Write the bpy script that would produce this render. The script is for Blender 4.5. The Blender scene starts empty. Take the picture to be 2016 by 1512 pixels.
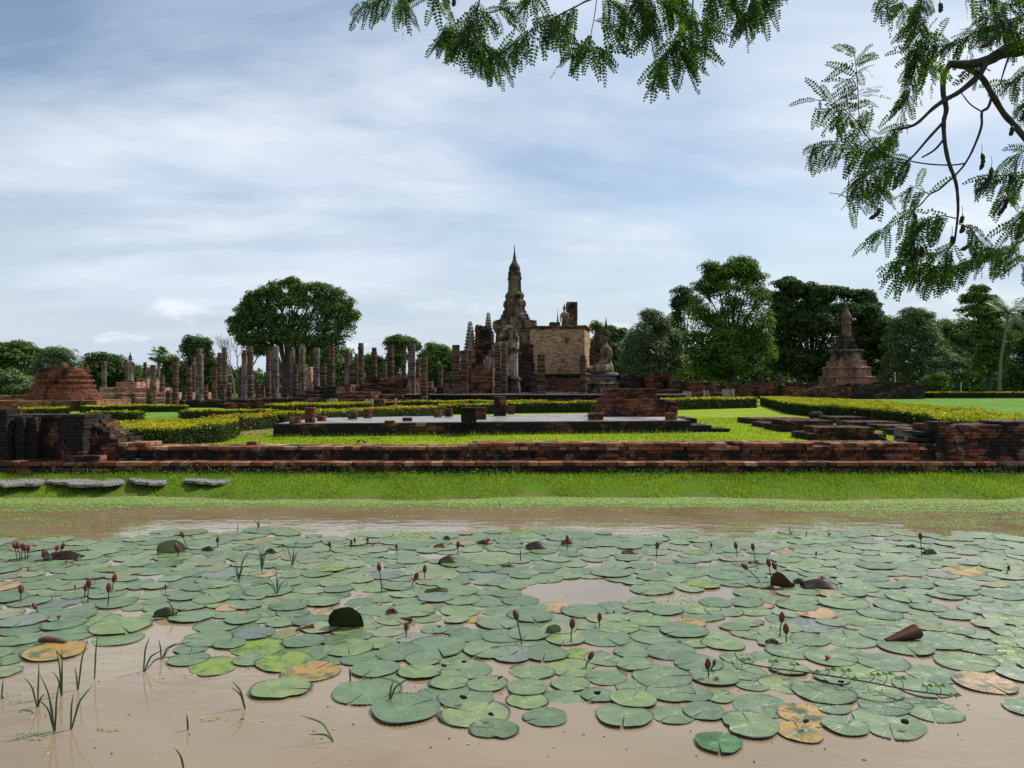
import bpy, math, random
import numpy as np
from mathutils import Vector, Matrix, noise

random.seed(7); rng = np.random.default_rng(7)
R = math.radians
sc = bpy.context.scene
COL = sc.collection

# ------------------------------------------------------------------ camera
F = 1523.0; CX = 1008.0; HY = 758.0; CH = 2.0
cd = bpy.data.cameras.new('camera'); cam = bpy.data.objects.new('camera', cd); COL.objects.link(cam)
cam.location = (0, 0, CH); cam.rotation_euler = (R(90), 0, 0)
cd.sensor_width = 36; cd.lens = 36*F/2016; cd.shift_y = 2/2016; cd.clip_start = .05; cd.clip_end = 5000
sc.camera = cam
sc.view_settings.view_transform = 'Standard'; sc.view_settings.look = 'None'
sc.view_settings.exposure = 0.2; sc.view_settings.gamma = 1; sc.view_settings.use_curve_mapping = False

# ------------------------------------------------------------------ sun and sky
SUN_DIR = Vector((0.62, 0.40, 0.86)).normalized()
sd = bpy.data.lights.new('sun', 'SUN'); sd.energy = 4.6; sd.angle = R(0.6); sd.color = (1, .95, .86)
so = bpy.data.objects.new('sun', sd); COL.objects.link(so)
so.rotation_euler = SUN_DIR.to_track_quat('Z', 'Y').to_euler(); so.location = (30, 20, 60)
w = bpy.data.worlds.new('World'); sc.world = w; w.use_nodes = True
nt = w.node_tree; nt.nodes.clear()
def N(t, typ, **kw):
    n = t.nodes.new(typ)
    for k, v in kw.items():
        if k in n.inputs.keys(): n.inputs[k].default_value = v
        else: setattr(n, k, v)
    return n
def sky():
    L = nt.links.new
    out = N(nt, 'ShaderNodeOutputWorld'); bg = N(nt, 'ShaderNodeBackground', Strength=0.1)
    st = N(nt, 'ShaderNodeTexSky', sky_type='NISHITA', sun_disc=False)
    st.sun_elevation = math.asin(SUN_DIR.z); st.sun_rotation = math.atan2(SUN_DIR.x, SUN_DIR.y)
    st.air_density = 1.2; st.dust_density = .6; st.ozone_density = 1.6
    tc = N(nt, 'ShaderNodeTexCoord'); sp = N(nt, 'ShaderNodeSeparateXYZ'); L(tc.outputs['Generated'], sp.inputs[0])
    def M(op, a, b=None, c=None, clamp=False):
        m = N(nt, 'ShaderNodeMath', operation=op, use_clamp=clamp)
        for i, v in enumerate((a, b, c)):
            if v is None: continue
            if isinstance(v, (int, float)): m.inputs[i].default_value = v
            else: L(v, m.inputs[i])
        return m.outputs[0]
    z = M('MAXIMUM', sp.outputs[2], 0.0); zz = M('ADD', z, 0.16)
    u = M('DIVIDE', sp.outputs[0], zz); v = M('DIVIDE', sp.outputs[1], zz)
    cb = N(nt, 'ShaderNodeCombineXYZ'); L(u, cb.inputs[0]); L(v, cb.inputs[1])
    mp = N(nt, 'ShaderNodeMapping'); mp.inputs['Rotation'].default_value = (0, 0, R(-14)); mp.inputs['Scale'].default_value = (.48, .85, 1); mp.inputs['Location'].default_value = (1.3, .35, 0)
    L(cb.outputs[0], mp.inputs[0])
    n1 = N(nt, 'ShaderNodeTexNoise', Scale=1.0, Detail=7.0, Roughness=.55, Distortion=.5); L(mp.outputs[0], n1.inputs['Vector'])
    r1 = N(nt, 'ShaderNodeValToRGB'); L(n1.outputs[0], r1.inputs[0])
    r1.color_ramp.elements[0].position = .40; r1.color_ramp.elements[1].position = .60
    r1.color_ramp.elements[0].color = (.08,)*3+(1,); r1.color_ramp.elements[1].color = (.97,)*3+(1,)
    # brightness structure of the cloud sheet
    n2 = N(nt, 'ShaderNodeTexNoise', Scale=2.3, Detail=6.0, Roughness=.5, Distortion=.3); L(mp.outputs[0], n2.inputs['Vector'])
    r2 = N(nt, 'ShaderNodeValToRGB'); L(n2.outputs[0], r2.inputs[0])
    r2.color_ramp.elements[0].position = .3; r2.color_ramp.elements[0].color = (4.7, 5.7, 7.2, 1)
    r2.color_ramp.elements[1].position = .68; r2.color_ramp.elements[1].color = (7.9, 8.45, 9.1, 1)
    # low grey band near the horizon, small cumulus on it
    hz = M('SMOOTH_MIN', M('MULTIPLY', z, 5.0), 1.0, .2)
    mh = N(nt, 'ShaderNodeMix', data_type='RGBA'); L(hz, mh.inputs[0])
    mh.inputs[6].default_value = (5.2, 6.1, 7.3, 1); L(r2.outputs[0], mh.inputs[7])
    n3 = N(nt, 'ShaderNodeTexNoise', Scale=9.0, Detail=8.0, Roughness=.55); 
    mp3 = N(nt, 'ShaderNodeMapping'); mp3.inputs['Scale'].default_value = (1, 1, 2.6); mp3.inputs['Location'].default_value = (3.1, 0, 0); L(tc.outputs['Generated'], mp3.inputs[0]); L(mp3.outputs[0], n3.inputs['Vector'])
    c3 = M('MULTIPLY', M('SUBTRACT', n3.outputs[0], .56, clamp=True), 7.0, clamp=True)
    band = M('SUBTRACT', 1.0, M('MULTIPLY', M('ABSOLUTE', M('SUBTRACT', z, .06)), 14.0), clamp=True)
    c3 = M('MULTIPLY', c3, band)
    mc = N(nt, 'ShaderNodeMix', data_type='RGBA'); L(c3, mc.inputs[0]); L(mh.outputs[2], mc.inputs[6]); mc.inputs[7].default_value = (9.4, 9.9, 10.3, 1)
    mask = M('MAXIMUM', r1.outputs[0], M('SUBTRACT', 1.0, M('MULTIPLY', z, 3.2), clamp=True))
    mk = N(nt, 'ShaderNodeMix', data_type='RGBA'); L(mask, mk.inputs[0])
    tint = N(nt, 'ShaderNodeMix', data_type='RGBA', blend_type='MULTIPLY'); tint.inputs[0].default_value = 1
    L(st.outputs[0], tint.inputs[6]); tint.inputs[7].default_value = (1.0, 1.0, 1.0, 1)
    L(tint.outputs[2], mk.inputs[6]); L(mc.outputs[2], mk.inputs[7])
    L(mk.outputs[2], bg.inputs[0]); L(bg.outputs[0], out.inputs[0])
sky()

# ------------------------------------------------------------------ helpers
def X(px, Y): return (px-CX)/F*Y
def Zp(py, Y): return CH-(py-HY)/F*Y
def dist(py, z=0.0): return (CH-z)*F/(py-HY)
def at(px, py, z=0.0):
    Y = dist(py, z); return Vector((X(px, Y), Y, z))
def P(px, py, Y): return Vector((X(px, Y), Y, Zp(py, Y)))

def tag(o, label=None, cat=None, group=None, kind=None):
    if label: o['label'] = label
    if cat: o['category'] = cat
    if group: o['group'] = group
    if kind or cat: o['kind'] = kind or 'thing'
    return o
def empty(name, loc, label, cat, group=None, rz=0):
    o = bpy.data.objects.new(name, None); COL.objects.link(o); o.location = loc; o.rotation_euler.z = rz
    o.empty_display_size = .1
    return tag(o, label, cat, group)
def link(name, me, mats=None, parent=None, loc=None, smooth=False):
    if mats is not None:
        for m in (mats if isinstance(mats, (list, tuple)) else [mats]): me.materials.append(m)
    if smooth: me.polygons.foreach_set('use_smooth', [True]*len(me.polygons))
    o = bpy.data.objects.new(name, me); COL.objects.link(o)
    if parent is not None: o.parent = parent
    if loc is not None: o.location = loc
    return o
def np_mesh(name, V, Fc):
    """V (n,3) array, Fc (m,k) array of equal-sided faces"""
    me = bpy.data.meshes.new(name); V = np.asarray(V, dtype=np.float32); Fc = np.asarray(Fc, dtype=np.int32)
    me.vertices.add(len(V)); me.vertices.foreach_set('co', V.ravel())
    m, k = Fc.shape
    me.loops.add(m*k); me.loops.foreach_set('vertex_index', Fc.ravel())
    me.polygons.add(m); me.polygons.foreach_set('loop_start', np.arange(0, m*k, k, dtype=np.int32))
    me.polygons.foreach_set('loop_total', np.full(m, k, dtype=np.int32))
    me.update(calc_edges=True); return me

class MB:
    def __init__(s): s.v = []; s.f = []; s.m = []
    def add(s, vs, fs, mi=0):
        b = len(s.v); s.v.extend(vs); s.f.extend([tuple(b+i for i in f) for f in fs]); s.m.extend([mi]*len(fs))
    def box(s, c, h, rz=0, j=0, mi=0, tilt=0):
        cr, sr = math.cos(rz), math.sin(rz); vs = []
        for z in (-1, 1):
            for (a, b) in ((-1, -1), (1, -1), (1, 1), (-1, 1)):
                x = a*h[0]+random.uniform(-j, j); y = b*h[1]+random.uniform(-j, j); zz = z*h[2]+random.uniform(-j, j)*.6+tilt*a*h[0]
                vs.append((c[0]+x*cr-y*sr, c[1]+x*sr+y*cr, c[2]+zz))
        s.add(vs, [(3, 2, 1, 0), (4, 5, 6, 7), (0, 1, 5, 4), (1, 2, 6, 5), (2, 3, 7, 6), (3, 0, 4, 7)], mi)
    def loft(s, rings, mi=0, cap=True):
        n = len(rings[0]); b = len(s.v)
        for r in rings: s.v.extend([tuple(p) for p in r])
        fs = []
        for k in range(len(rings)-1):
            for i in range(n):
                a = b+k*n+i; c = b+k*n+(i+1) % n
                fs.append((a, c, c+n, a+n))
        if cap:
            fs.append(tuple(b+i for i in reversed(range(n)))); e = b+(len(rings)-1)*n; fs.append(tuple(e+i for i in range(n)))
        s.f.extend(fs); s.m.extend([mi]*len(fs))
    def lathe(s, prof, n=20, c=(0, 0, 0), mi=0, wob=0):
        rings = []
        for (r, z) in prof:
            rings.append([(c[0]+(r*(1+random.uniform(-wob, wob)))*math.cos(2*math.pi*i/n), c[1]+r*math.sin(2*math.pi*i/n), c[2]+z) for i in range(n)])
        s.loft(rings, mi)
    def tube(s, pts, rad, n=6, mi=0):
        pts = [Vector(p) for p in pts]; rings = []; prev = None
        for i, p in enumerate(pts):
            d = (pts[min(i+1, len(pts)-1)]-pts[max(i-1, 0)])
            if d.length < 1e-9: d = Vector((0, 0, 1))
            d.normalize()
            if prev is None:
                a = Vector((0, 0, 1)) if abs(d.z) < .9 else Vector((1, 0, 0)); u = d.cross(a).normalized()
            else: u = (prev-d*prev.dot(d)).normalized()
            prev = u; v = d.cross(u); r = rad[i] if isinstance(rad, (list, tuple)) else rad
            rings.append([p+(u*math.cos(2*math.pi*k/n)+v*math.sin(2*math.pi*k/n))*r for k in range(n)])
        s.loft(rings, mi)
    def build(s, name, mats, parent=None, loc=None, smooth=False):
        me = bpy.data.meshes.new(name); me.from_pydata([tuple(v) for v in s.v], [], s.f)
        o = link(name, me, mats, parent, loc, smooth)
        if len(me.materials) > 1: me.polygons.foreach_set('material_index', s.m)
        me.update(); return o

def smooth_path(pts, k=4):
    pts = [Vector(p) for p in pts]; out = []
    for i in range(len(pts)-1):
        p0 = pts[max(i-1, 0)]; p1 = pts[i]; p2 = pts[i+1]; p3 = pts[min(i+2, len(pts)-1)]
        for j in range(k):
            t = j/k; out.append(.5*((2*p1)+(p2-p0)*t+(2*p0-5*p1+4*p2-p3)*t*t+(3*p1-p0-3*p2+p3)*t**3))
    out.append(pts[-1]); return out

# ------------------------------------------------------------------ materials
def new_mat(name):
    m = bpy.data.materials.new(name); m.use_nodes = True; t = m.node_tree; t.nodes.clear()
    out = N(t, 'ShaderNodeOutputMaterial'); return m, t, out
def ramp(t, fac, stops):
    r = N(t, 'ShaderNodeValToRGB'); e = r.color_ramp.elements
    while len(e) > 1: e.remove(e[-1])
    e[0].position = stops[0][0]; e[0].color = (*stops[0][1], 1)
    for p, c in stops[1:]:
        q = e.new(p); q.color = (*c, 1)
    t.links.new(fac, r.inputs[0]); return r.outputs[0]
def noise_n(t, scale, detail=5, rough=.6, dist=0, vec=None, stretch=None, coord='Object'):
    n = N(t, 'ShaderNodeTexNoise', Scale=scale, Detail=float(detail), Roughness=rough, Distortion=float(dist))
    if vec is None:
        tc = N(t, 'ShaderNodeTexCoord') if coord != 'Pos' else N(t, 'ShaderNodeNewGeometry')
        vec = tc.outputs[coord if coord != 'Pos' else 'Position']
    if stretch:
        mp = N(t, 'ShaderNodeMapping'); mp.inputs['Scale'].default_value = stretch; t.links.new(vec, mp.inputs[0]); vec = mp.outputs[0]
    t.links.new(vec, n.inputs['Vector']); return n.outputs[0]
def mixc(t, fac, a, b, mode='MIX'):
    m = N(t, 'ShaderNodeMix', data_type='RGBA', blend_type=mode)
    for i, v in ((0, fac), (6, a), (7, b)):
        if isinstance(v, (int, float)): m.inputs[i].default_value = v
        elif isinstance(v, tuple): m.inputs[i].default_value = (*v[:3], 1)
        else: t.links.new(v, m.inputs[i])
    return m.outputs[2]
def bump(t, h, strength=.5, dist=.02):
    b = N(t, 'ShaderNodeBump', Strength=strength, Distance=dist); t.links.new(h, b.inputs['Height']); return b.outputs[0]
def bsdf(t, out, color, rough=.8, normal=None, spec=.3):
    b = N(t, 'ShaderNodeBsdfPrincipled'); b.inputs['Specular IOR Level'].default_value = spec
    if isinstance(rough, float): b.inputs['Roughness'].default_value = rough
    else: t.links.new(rough, b.inputs['Roughness'])
    if isinstance(color, tuple): b.inputs['Base Color'].default_value = (*color[:3], 1)
    else: t.links.new(color, b.inputs['Base Color'])
    if normal: t.links.new(normal, b.inputs['Normal'])
    t.links.new(b.outputs[0], out.inputs[0]); return b

def brick_mat(name, stops, black=.5, bscale=.8, dust=None):
    m, t, out = new_mat(name)
    g = N(t, 'ShaderNodeNewGeometry')
    c = ramp(t, g.outputs['Random Per Island'], stops)
    fine = noise_n(t, 28, 6, .7, coord='Pos')
    c = mixc(t, .8, c, ramp(t, fine, [(.3, (.45, .45, .45)), (.7, (1.35, 1.3, 1.25))]), 'MULTIPLY')
    st = noise_n(t, bscale, 7, .68, .4, coord='Pos')
    f = ramp(t, st, [(.25+black*.30, (1, 1, 1)), (.34+black*.32, (0, 0, 0))])
    # stained where noise is low
    c = mixc(t, f, c, (.018, .015, .013))
    if dust:
        d = noise_n(t, 3.2, 6, .7, coord='Pos')
        c = mixc(t, ramp(t, d, [(.56, (0, 0, 0)), (.68, (.75, .75, .75))]), c, dust)
    bsdf(t, out, c, .9, bump(t, noise_n(t, 45, 5, .7, coord='Pos'), .7, .012), .2)
    return m
M_ = {}
M_['brick_front'] = brick_mat('aged_dark_brick', [(0, (.035, .018, .012)), (.35, (.10, .036, .020)), (.6, (.16, .055, .027)), (.8, (.26, .085, .034)), (.93, (.22, .09, .045)), (1, (.27, .17, .11))], .74, 1.7, (.22, .19, .15))
M_['brick_cap'] = brick_mat('worn_sunlit_red_brick', [(0, (.07, .028, .018)), (.4, (.17, .06, .032)), (.75, (.28, .10, .045)), (.92, (.33, .17, .085)), (1, (.40, .30, .2))], .42, 1.8, (.26, .22, .17))  # worn, cleaner brick; sunlight on the top courses also put into its colour
M_['brick_dark'] = brick_mat('deep_dark_brick', [(0, (.03, .017, .012)), (.5, (.09, .036, .022)), (.9, (.17, .065, .034)), (1, (.24, .15, .1))], .84, 1.9)  # darkest red-brown blend, for the left wall and its piers
M_['brick_red'] = brick_mat('weathered_red_brick', [(0, (.06, .024, .016)), (.4, (.13, .044, .025)), (.8, (.19, .065, .033)), (1, (.25, .12, .07))], .62, .8, (.20, .15, .11))
M_['brick_platform'] = brick_mat('blackened_platform_brick', [(0, (.02, .014, .012)), (.5, (.06, .03, .02)), (.8, (.15, .06, .03)), (1, (.28, .18, .1))], .8, .8)
M_['brick_orange'] = brick_mat('orange_brick', [(0, (.12, .05, .03)), (.5, (.23, .095, .045)), (1, (.33, .18, .10))], .48, .55, (.36, .3, .22))
M_['brick_tan'] = brick_mat('pale_tan_brick', [(0, (.26, .13, .06)), (.25, (.42, .26, .14)), (.7, (.52, .35, .20)), (.95, (.58, .42, .27)), (1, (.30, .13, .06))], .32, .3)
M_['brick_black'] = brick_mat('soot_black_brick', [(0, (.015, .013, .012)), (.7, (.05, .035, .03)), (1, (.14, .08, .05))], .6, .5)
M_['brick_stupa'] = brick_mat('round_stupa_brick', [(0, (.11, .04, .026)), (.5, (.19, .066, .037)), (1, (.26, .11, .065))], .42, .9, (.16, .13, .10))
M_['brick_pink'] = brick_mat('pinkish_brick', [(0, (.24, .12, .085)), (.6, (.36, .20, .15)), (1, (.45, .29, .21))], .34, .35)

def stucco(name, light, dark, scale=.9, thr=.5, streak=True):
    m, t, out = new_mat(name)
    n1 = noise_n(t, scale, 8, .7, .5, coord='Pos', stretch=(1, 1, .35) if streak else None)
    c = mixc(t, ramp(t, n1, [(thr-.1, (0, 0, 0)), (thr+.08, (1, 1, 1))]), dark, light)
    n2 = noise_n(t, scale*7, 6, .7, coord='Pos')
    c = mixc(t, .95, c, ramp(t, n2, [(.36, (.28, .26, .24)), (.62, (1.45, 1.4, 1.3))]), 'MULTIPLY')
    bsdf(t, out, c, .9, bump(t, n2, 1.0, .12), .2); return m
M_['stucco_chedi'] = stucco('stained_stucco', (.27, .205, .135), (.04, .032, .026), 1.3, .53)
M_['stucco_white'] = stucco('old_white_stucco', (.42, .37, .31), (.08, .065, .055), .9, .50)
M_['stucco_dark'] = stucco('blackened_stucco', (.12, .095, .07), (.02, .018, .017), 1.1, .56)
M_['stucco_pink'] = stucco('pink_stained_stucco', (.33, .175, .125), (.11, .06, .045), .7, .46)
M_['stucco_brown'] = stucco('brown_stucco', (.16, .11, .075), (.07, .05, .038), 1.2, .46)
M_['statue_stone'] = stucco('grey_brown_statue_stucco', (.25, .19, .13), (.065, .052, .04), .9, .48)
M_['statue_head'] = stucco('dark_statue_stucco', (.085, .068, .055), (.025, .022, .02), 1.4, .5)
M_['slate'] = stucco('grey_slate', (.34, .34, .345), (.13, .12, .12), 3.0, .42, False)
M_['grey_stone'] = stucco('grey_stone', (.22, .22, .21), (.07, .07, .07), 3.0, .42, False)
M_['rock_dark'] = stucco('dark_laterite_rock', (.05, .04, .035), (.015, .013, .012), 3.0, .5, False)

def column_mat(name, stops, plaster, thr):
    m, t, out = new_mat(name)
    g = N(t, 'ShaderNodeNewGeometry'); oi = N(t, 'ShaderNodeObjectInfo')
    c = ramp(t, g.outputs['Random Per Island'], stops)
    n1 = noise_n(t, 1.3, 6, .7, .4, coord='Pos', stretch=(1, 1, .45))
    ad = N(t, 'ShaderNodeMath', operation='MULTIPLY_ADD'); t.links.new(oi.outputs['Random'], ad.inputs[0]); ad.inputs[1].default_value = .16; t.links.new(n1, ad.inputs[2])
    c = mixc(t, ramp(t, ad.outputs[0], [(thr, (0, 0, 0)), (thr+.07, (1, 1, 1))]), c, plaster)
    n2 = noise_n(t, 7, 6, .7, coord='Pos')
    c = mixc(t, .95, c, ramp(t, n2, [(.3, (.28, .27, .26)), (.68, (1.4, 1.35, 1.3))]), 'MULTIPLY')
    bsdf(t, out, c, .92, bump(t, n2, .9, .05), .15); return m
st_l = [(0, (.040, .024, .018)), (.5, (.085, .045, .030)), (1, (.125, .068, .045))]
M_['col_brown'] = column_mat('laterite_column', st_l, (.17, .145, .12), .68)
M_['col_grey'] = column_mat('plastered_column', [(0, (.055, .036, .028)), (.6, (.10, .07, .055)), (1, (.15, .115, .09))], (.20, .172, .145), .60)
def flat(name, c, rough=.85, nscale=8, amt=.35, spec=.3):
    m, t, out = new_mat(name); n = noise_n(t, nscale, 5, .6)
    col = mixc(t, 1.0, c, ramp(t, n, [(.3, (1-amt,)*3), (.7, (1+amt,)*3)]), 'MULTIPLY')
    bsdf(t, out, col, rough, bump(t, n, .4, .01), spec); return m
M_['mortar'] = flat('pale_mortar', (.20, .17, .14), .95)
M_['wood'] = flat('grey_bark', (.075, .062, .052), .9, 3, .5)
M_['bark_dark'] = flat('dark_bark', (.05, .04, .037), .9, 30, .5)
M_['pod'] = flat('dark_pod', (.03, .022, .02), .7, 40, .4)
M_['palm_trunk'] = flat('palm_trunk', (.17, .15, .12), .9, 6, .3)
M_['white_paint'] = flat('off_white_paint', (.6, .6, .58), .6, 3, .1)
M_['bud_red'] = flat('lily_bud_red', (.22, .022, .045), .5, 30, .3)
M_['bud_brown'] = flat('lily_sepal_brown', (.11, .045, .035), .55, 40, .35)
M_['stem_brown'] = flat('lily_stem_brown', (.07, .032, .022), .5, 40, .3)
M_['petal'] = flat('magenta_petal', (.38, .02, .10), .5, 30, .3)
M_['log'] = flat('rotting_stem', (.09, .05, .035), .8, 40, .5)
M_['bird'] = flat('black_feathers', (.015, .014, .014), .6, 40, .2)

def leaf_mat(name, stops, trans=.35, gloss=.08, rough=.45, posn=None):
    m, t, out = new_mat(name)
    g = N(t, 'ShaderNodeNewGeometry')
    c = ramp(t, g.outputs['Random Per Island'], stops)
    if posn:
        c = mixc(t, .85, c, ramp(t, noise_n(t, posn, 4, .6, coord='Pos'), [(.32, (.55, .6, .55)), (.68, (1.35, 1.3, 1.2))]), 'MULTIPLY')
    d = N(t, 'ShaderNodeBsdfDiffuse'); tr = N(t, 'ShaderNodeBsdfTranslucent'); gl = N(t, 'ShaderNodeBsdfGlossy', Roughness=rough)
    t.links.new(c, d.inputs[0])
    tc = mixc(t, 1.0, c, (1.25, 1.35, .5), 'MULTIPLY'); t.links.new(tc, tr.inputs[0])
    a = N(t, 'ShaderNodeMixShader'); a.inputs[0].default_value = trans; t.links.new(d.outputs[0], a.inputs[1]); t.links.new(tr.outputs[0], a.inputs[2])
    b = N(t, 'ShaderNodeMixShader'); b.inputs[0].default_value = gloss; t.links.new(a.outputs[0], b.inputs[1]); t.links.new(gl.outputs[0], b.inputs[2])
    t.links.new(b.outputs[0], out.inputs[0]); return m
M_['leaf_dark'] = leaf_mat('dark_green_leaves', [(0, (.015, .036, .008)), (.5, (.042, .082, .016)), (1, (.10, .16, .035))], .32, .015, posn=.25)
M_['leaf_mid'] = leaf_mat('mid_green_leaves', [(0, (.034, .070, .016)), (.5, (.090, .155, .034)), (1, (.20, .28, .07))], .38, .015, posn=.3)
M_['leaf_bright'] = leaf_mat('bright_green_leaves', [(0, (.028, .070, .009)), (.5, (.075, .16, .018)), (1, (.17, .27, .032))], .42, .015, posn=.3)
M_['leaf_dusty'] = leaf_mat('dusty_green_leaves', [(0, (.045, .075, .028)), (.5, (.10, .15, .055)), (1, (.21, .27, .12))], .34, .02, posn=.3)
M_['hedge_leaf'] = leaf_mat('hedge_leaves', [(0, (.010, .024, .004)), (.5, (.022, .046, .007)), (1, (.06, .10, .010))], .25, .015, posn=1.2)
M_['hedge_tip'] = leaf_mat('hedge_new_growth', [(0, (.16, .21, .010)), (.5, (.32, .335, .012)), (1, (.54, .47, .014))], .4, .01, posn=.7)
M_['hedge_flower'] = leaf_mat('orange_hedge_flowers', [(0, (.42, .07, .01)), (.5, (.55, .16, .015)), (1, (.5, .26, .02))], .3, .03)
M_['grass'] = leaf_mat('bank_grass', [(0, (.085, .16, .012)), (.5, (.19, .29, .022)), (1, (.34, .40, .06))], .50, .02, posn=.8)
M_['lawn_blades'] = leaf_mat('lawn_blades', [(0, (.19, .29, .008)), (.5, (.28, .37, .010)), (1, (.38, .44, .018))], .45, .03, posn=.35)
M_['weed'] = leaf_mat('weed_leaves', [(0, (.02, .07, .01)), (.5, (.05, .14, .02)), (1, (.10, .22, .04))], .35, .01)
M_['seed'] = flat('seed_heads', (.42, .38, .28), .9)
M_['duck'] = leaf_mat('duckweed_leaves', [(0, (.12, .20, .035)), (.5, (.19, .29, .06)), (1, (.29, .38, .12))], .1, .06, .5)
M_['reed'] = leaf_mat('reed_blades', [(0, (.02, .07, .008)), (.5, (.045, .12, .012)), (1, (.10, .19, .03))], .35, .08)
M_['tam_leaf'] = leaf_mat('tamarind_leaflets', [(0, (.014, .038, .008)), (.6, (.038, .090, .010)), (1, (.12, .21, .016))], .48, .015)
M_['palm_leaf'] = leaf_mat('palm_leaves', [(0, (.03, .06, .012)), (.5, (.07, .12, .025)), (1, (.15, .2, .06))], .3, .08)

def lily_mat(name, base, dark, yellow=None, gloss=1.0):
    m, t, out = new_mat(name)
    tc = N(t, 'ShaderNodeTexCoord'); oi = N(t, 'ShaderNodeObjectInfo'); sp = N(t, 'ShaderNodeSeparateXYZ'); L = t.links.new
    geo = N(t, 'ShaderNodeNewGeometry')
    L(tc.outputs['Object'], sp.inputs[0])
    def M(op, a, b=None, clamp=False):
        q = N(t, 'ShaderNodeMath', operation=op, use_clamp=clamp)
        for i, v in enumerate((a, b)):
            if v is None: continue
            if isinstance(v, (int, float)): q.inputs[i].default_value = v
            else: L(v, q.inputs[i])
        return q.outputs[0]
    ang = M('ARCTAN2', sp.outputs[1], sp.outputs[0]); vl = N(t, 'ShaderNodeVectorMath', operation='LENGTH'); L(tc.outputs['Object'], vl.inputs[0])
    r = vl.outputs['Value']
    vein = M('POWER', M('ABSOLUTE', M('COSINE', M('MULTIPLY', ang, 11.0))), 14.0)
    off = N(t, 'ShaderNodeVectorMath', operation='SCALE'); L(oi.outputs['Random'], off.inputs['Scale']); off.inputs[0].default_value = (37, 19, 11)
    ad = N(t, 'ShaderNodeVectorMath', operation='ADD'); L(geo.outputs['Position'], ad.inputs[0]); L(off.outputs[0], ad.inputs[1])
    n1 = noise_n(t, 7, 7, .68, vec=ad.outputs[0]); n2 = noise_n(t, 42, 4, .72, vec=ad.outputs[0]); n3 = noise_n(t, 24, 4, .62, vec=ad.outputs[0])
    c = mixc(t, ramp(t, n1, [(.38, (0, 0, 0)), (.62, (1, 1, 1))]), dark, base)
    c = mixc(t, .85, c, ramp(t, oi.outputs['Random'], [(0, (.58, .68, .70)), (.25, (.85, .95, .95)), (.5, (1, 1, 1)), (.8, (1.15, 1.14, .92)), (.93, (1.3, 1.25, .8)), (1, (1.5, 1.3, 1.1))]), 'MULTIPLY')
    c = mixc(t, M('MULTIPLY', vein, M('MULTIPLY', M('SUBTRACT', 1.0, r, True), .5)), c, (base[0]*1.5+.02, base[1]*1.35+.02, base[2]*1.2))
    if yellow: c = mixc(t, ramp(t, n1, [(.40, (0, 0, 0)), (.52, (1, 1, 1))]), c, yellow)
    c = mixc(t, ramp(t, n3, [(.60, (0, 0, 0)), (.68, (.75, .75, .75))]), c, (.13, .17, .02))      # algae specks
    c = mixc(t, ramp(t, n2, [(.33, (.85, .85, .85)), (.38, (0, 0, 0))]), c, (.014, .014, .01))       # dark grit
    c = mixc(t, ramp(t, r, [(.965, (0, 0, 0)), (.985, (1, 1, 1))]), c, (.042, .045, .028))   # toothed rim
    c = mixc(t, M('MULTIPLY', geo.outputs['Backfacing'], .85), c, (.05, .05, .015))
    rg = ramp(t, n1, [(.3, (.26,)*3), (.7, (.48,)*3)])
    h = M('ADD', M('MULTIPLY', vein, .35), n2)
    b = bsdf(t, out, c, rg, bump(t, h, .5, .006), .6); return m
M_['pad'] = lily_mat('lily_pad_green', (.140, .190, .092), (.088, .138, .060))
M_['pad_dark'] = lily_mat('lily_pad_deep_green', (.04, .13, .03), (.02, .065, .018))
M_['pad_grey'] = lily_mat('lily_pad_submerged_grey', (.17, .19, .14), (.12, .14, .11))
M_['pad_yellow'] = lily_mat('lily_pad_yellowing', (.10, .14, .03), (.05, .08, .02), (.31, .18, .035))
M_['pad_pink'] = lily_mat('lily_pad_faded_orange', (.18, .17, .06), (.10, .10, .04), (.34, .21, .10))
M_['pad_moss'] = lily_mat('lily_pad_algae', (.085, .15, .025), (.05, .10, .02), (.16, .22, .02))
M_['pad_brown'] = lily_mat('lily_pad_brown', (.10, .045, .018), (.05, .025, .014))

def ground_mat():
    m, t, out = new_mat('lawn_ground')
    g = N(t, 'ShaderNodeNewGeometry')
    big = noise_n(t, .22, 5, .6, .3, coord='Pos'); fine = noise_n(t, 9, 6, .75, coord='Pos'); f2 = noise_n(t, 60, 3, .7, coord='Pos')
    c = ramp(t, big, [(.3, (.165, .24, .010)), (.55, (.22, .285, .012)), (.75, (.27, .29, .03))])
    c = mixc(t, .9, c, ramp(t, fine, [(.3, (.62, .66, .6)), (.7, (1.25, 1.22, 1.2))]), 'MULTIPLY')
    sp = N(t, 'ShaderNodeSeparateXYZ'); t.links.new(g.outputs['Position'], sp.inputs[0])
    mr = N(t, 'ShaderNodeMapRange'); t.links.new(sp.outputs[2], mr.inputs[0]); mr.inputs[1].default_value = .0; mr.inputs[2].default_value = .06
    c = mixc(t, mr.outputs[0], (.16, .11, .06), c)
    e = N(t, 'ShaderNodeMapRange'); t.links.new(sp.outputs[1], e.inputs[0]); e.inputs[1].default_value = 15.8; e.inputs[2].default_value = 16.1
    bank = mixc(t, mr.outputs[0], (.16, .11, .06), (.10, .18, .016)); c = mixc(t, e.outputs[0], bank, c)
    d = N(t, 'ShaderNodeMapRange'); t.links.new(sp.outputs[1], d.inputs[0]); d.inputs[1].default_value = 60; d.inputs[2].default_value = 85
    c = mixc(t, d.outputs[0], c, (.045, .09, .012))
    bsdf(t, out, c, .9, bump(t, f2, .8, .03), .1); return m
M_['ground'] = ground_mat()
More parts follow.
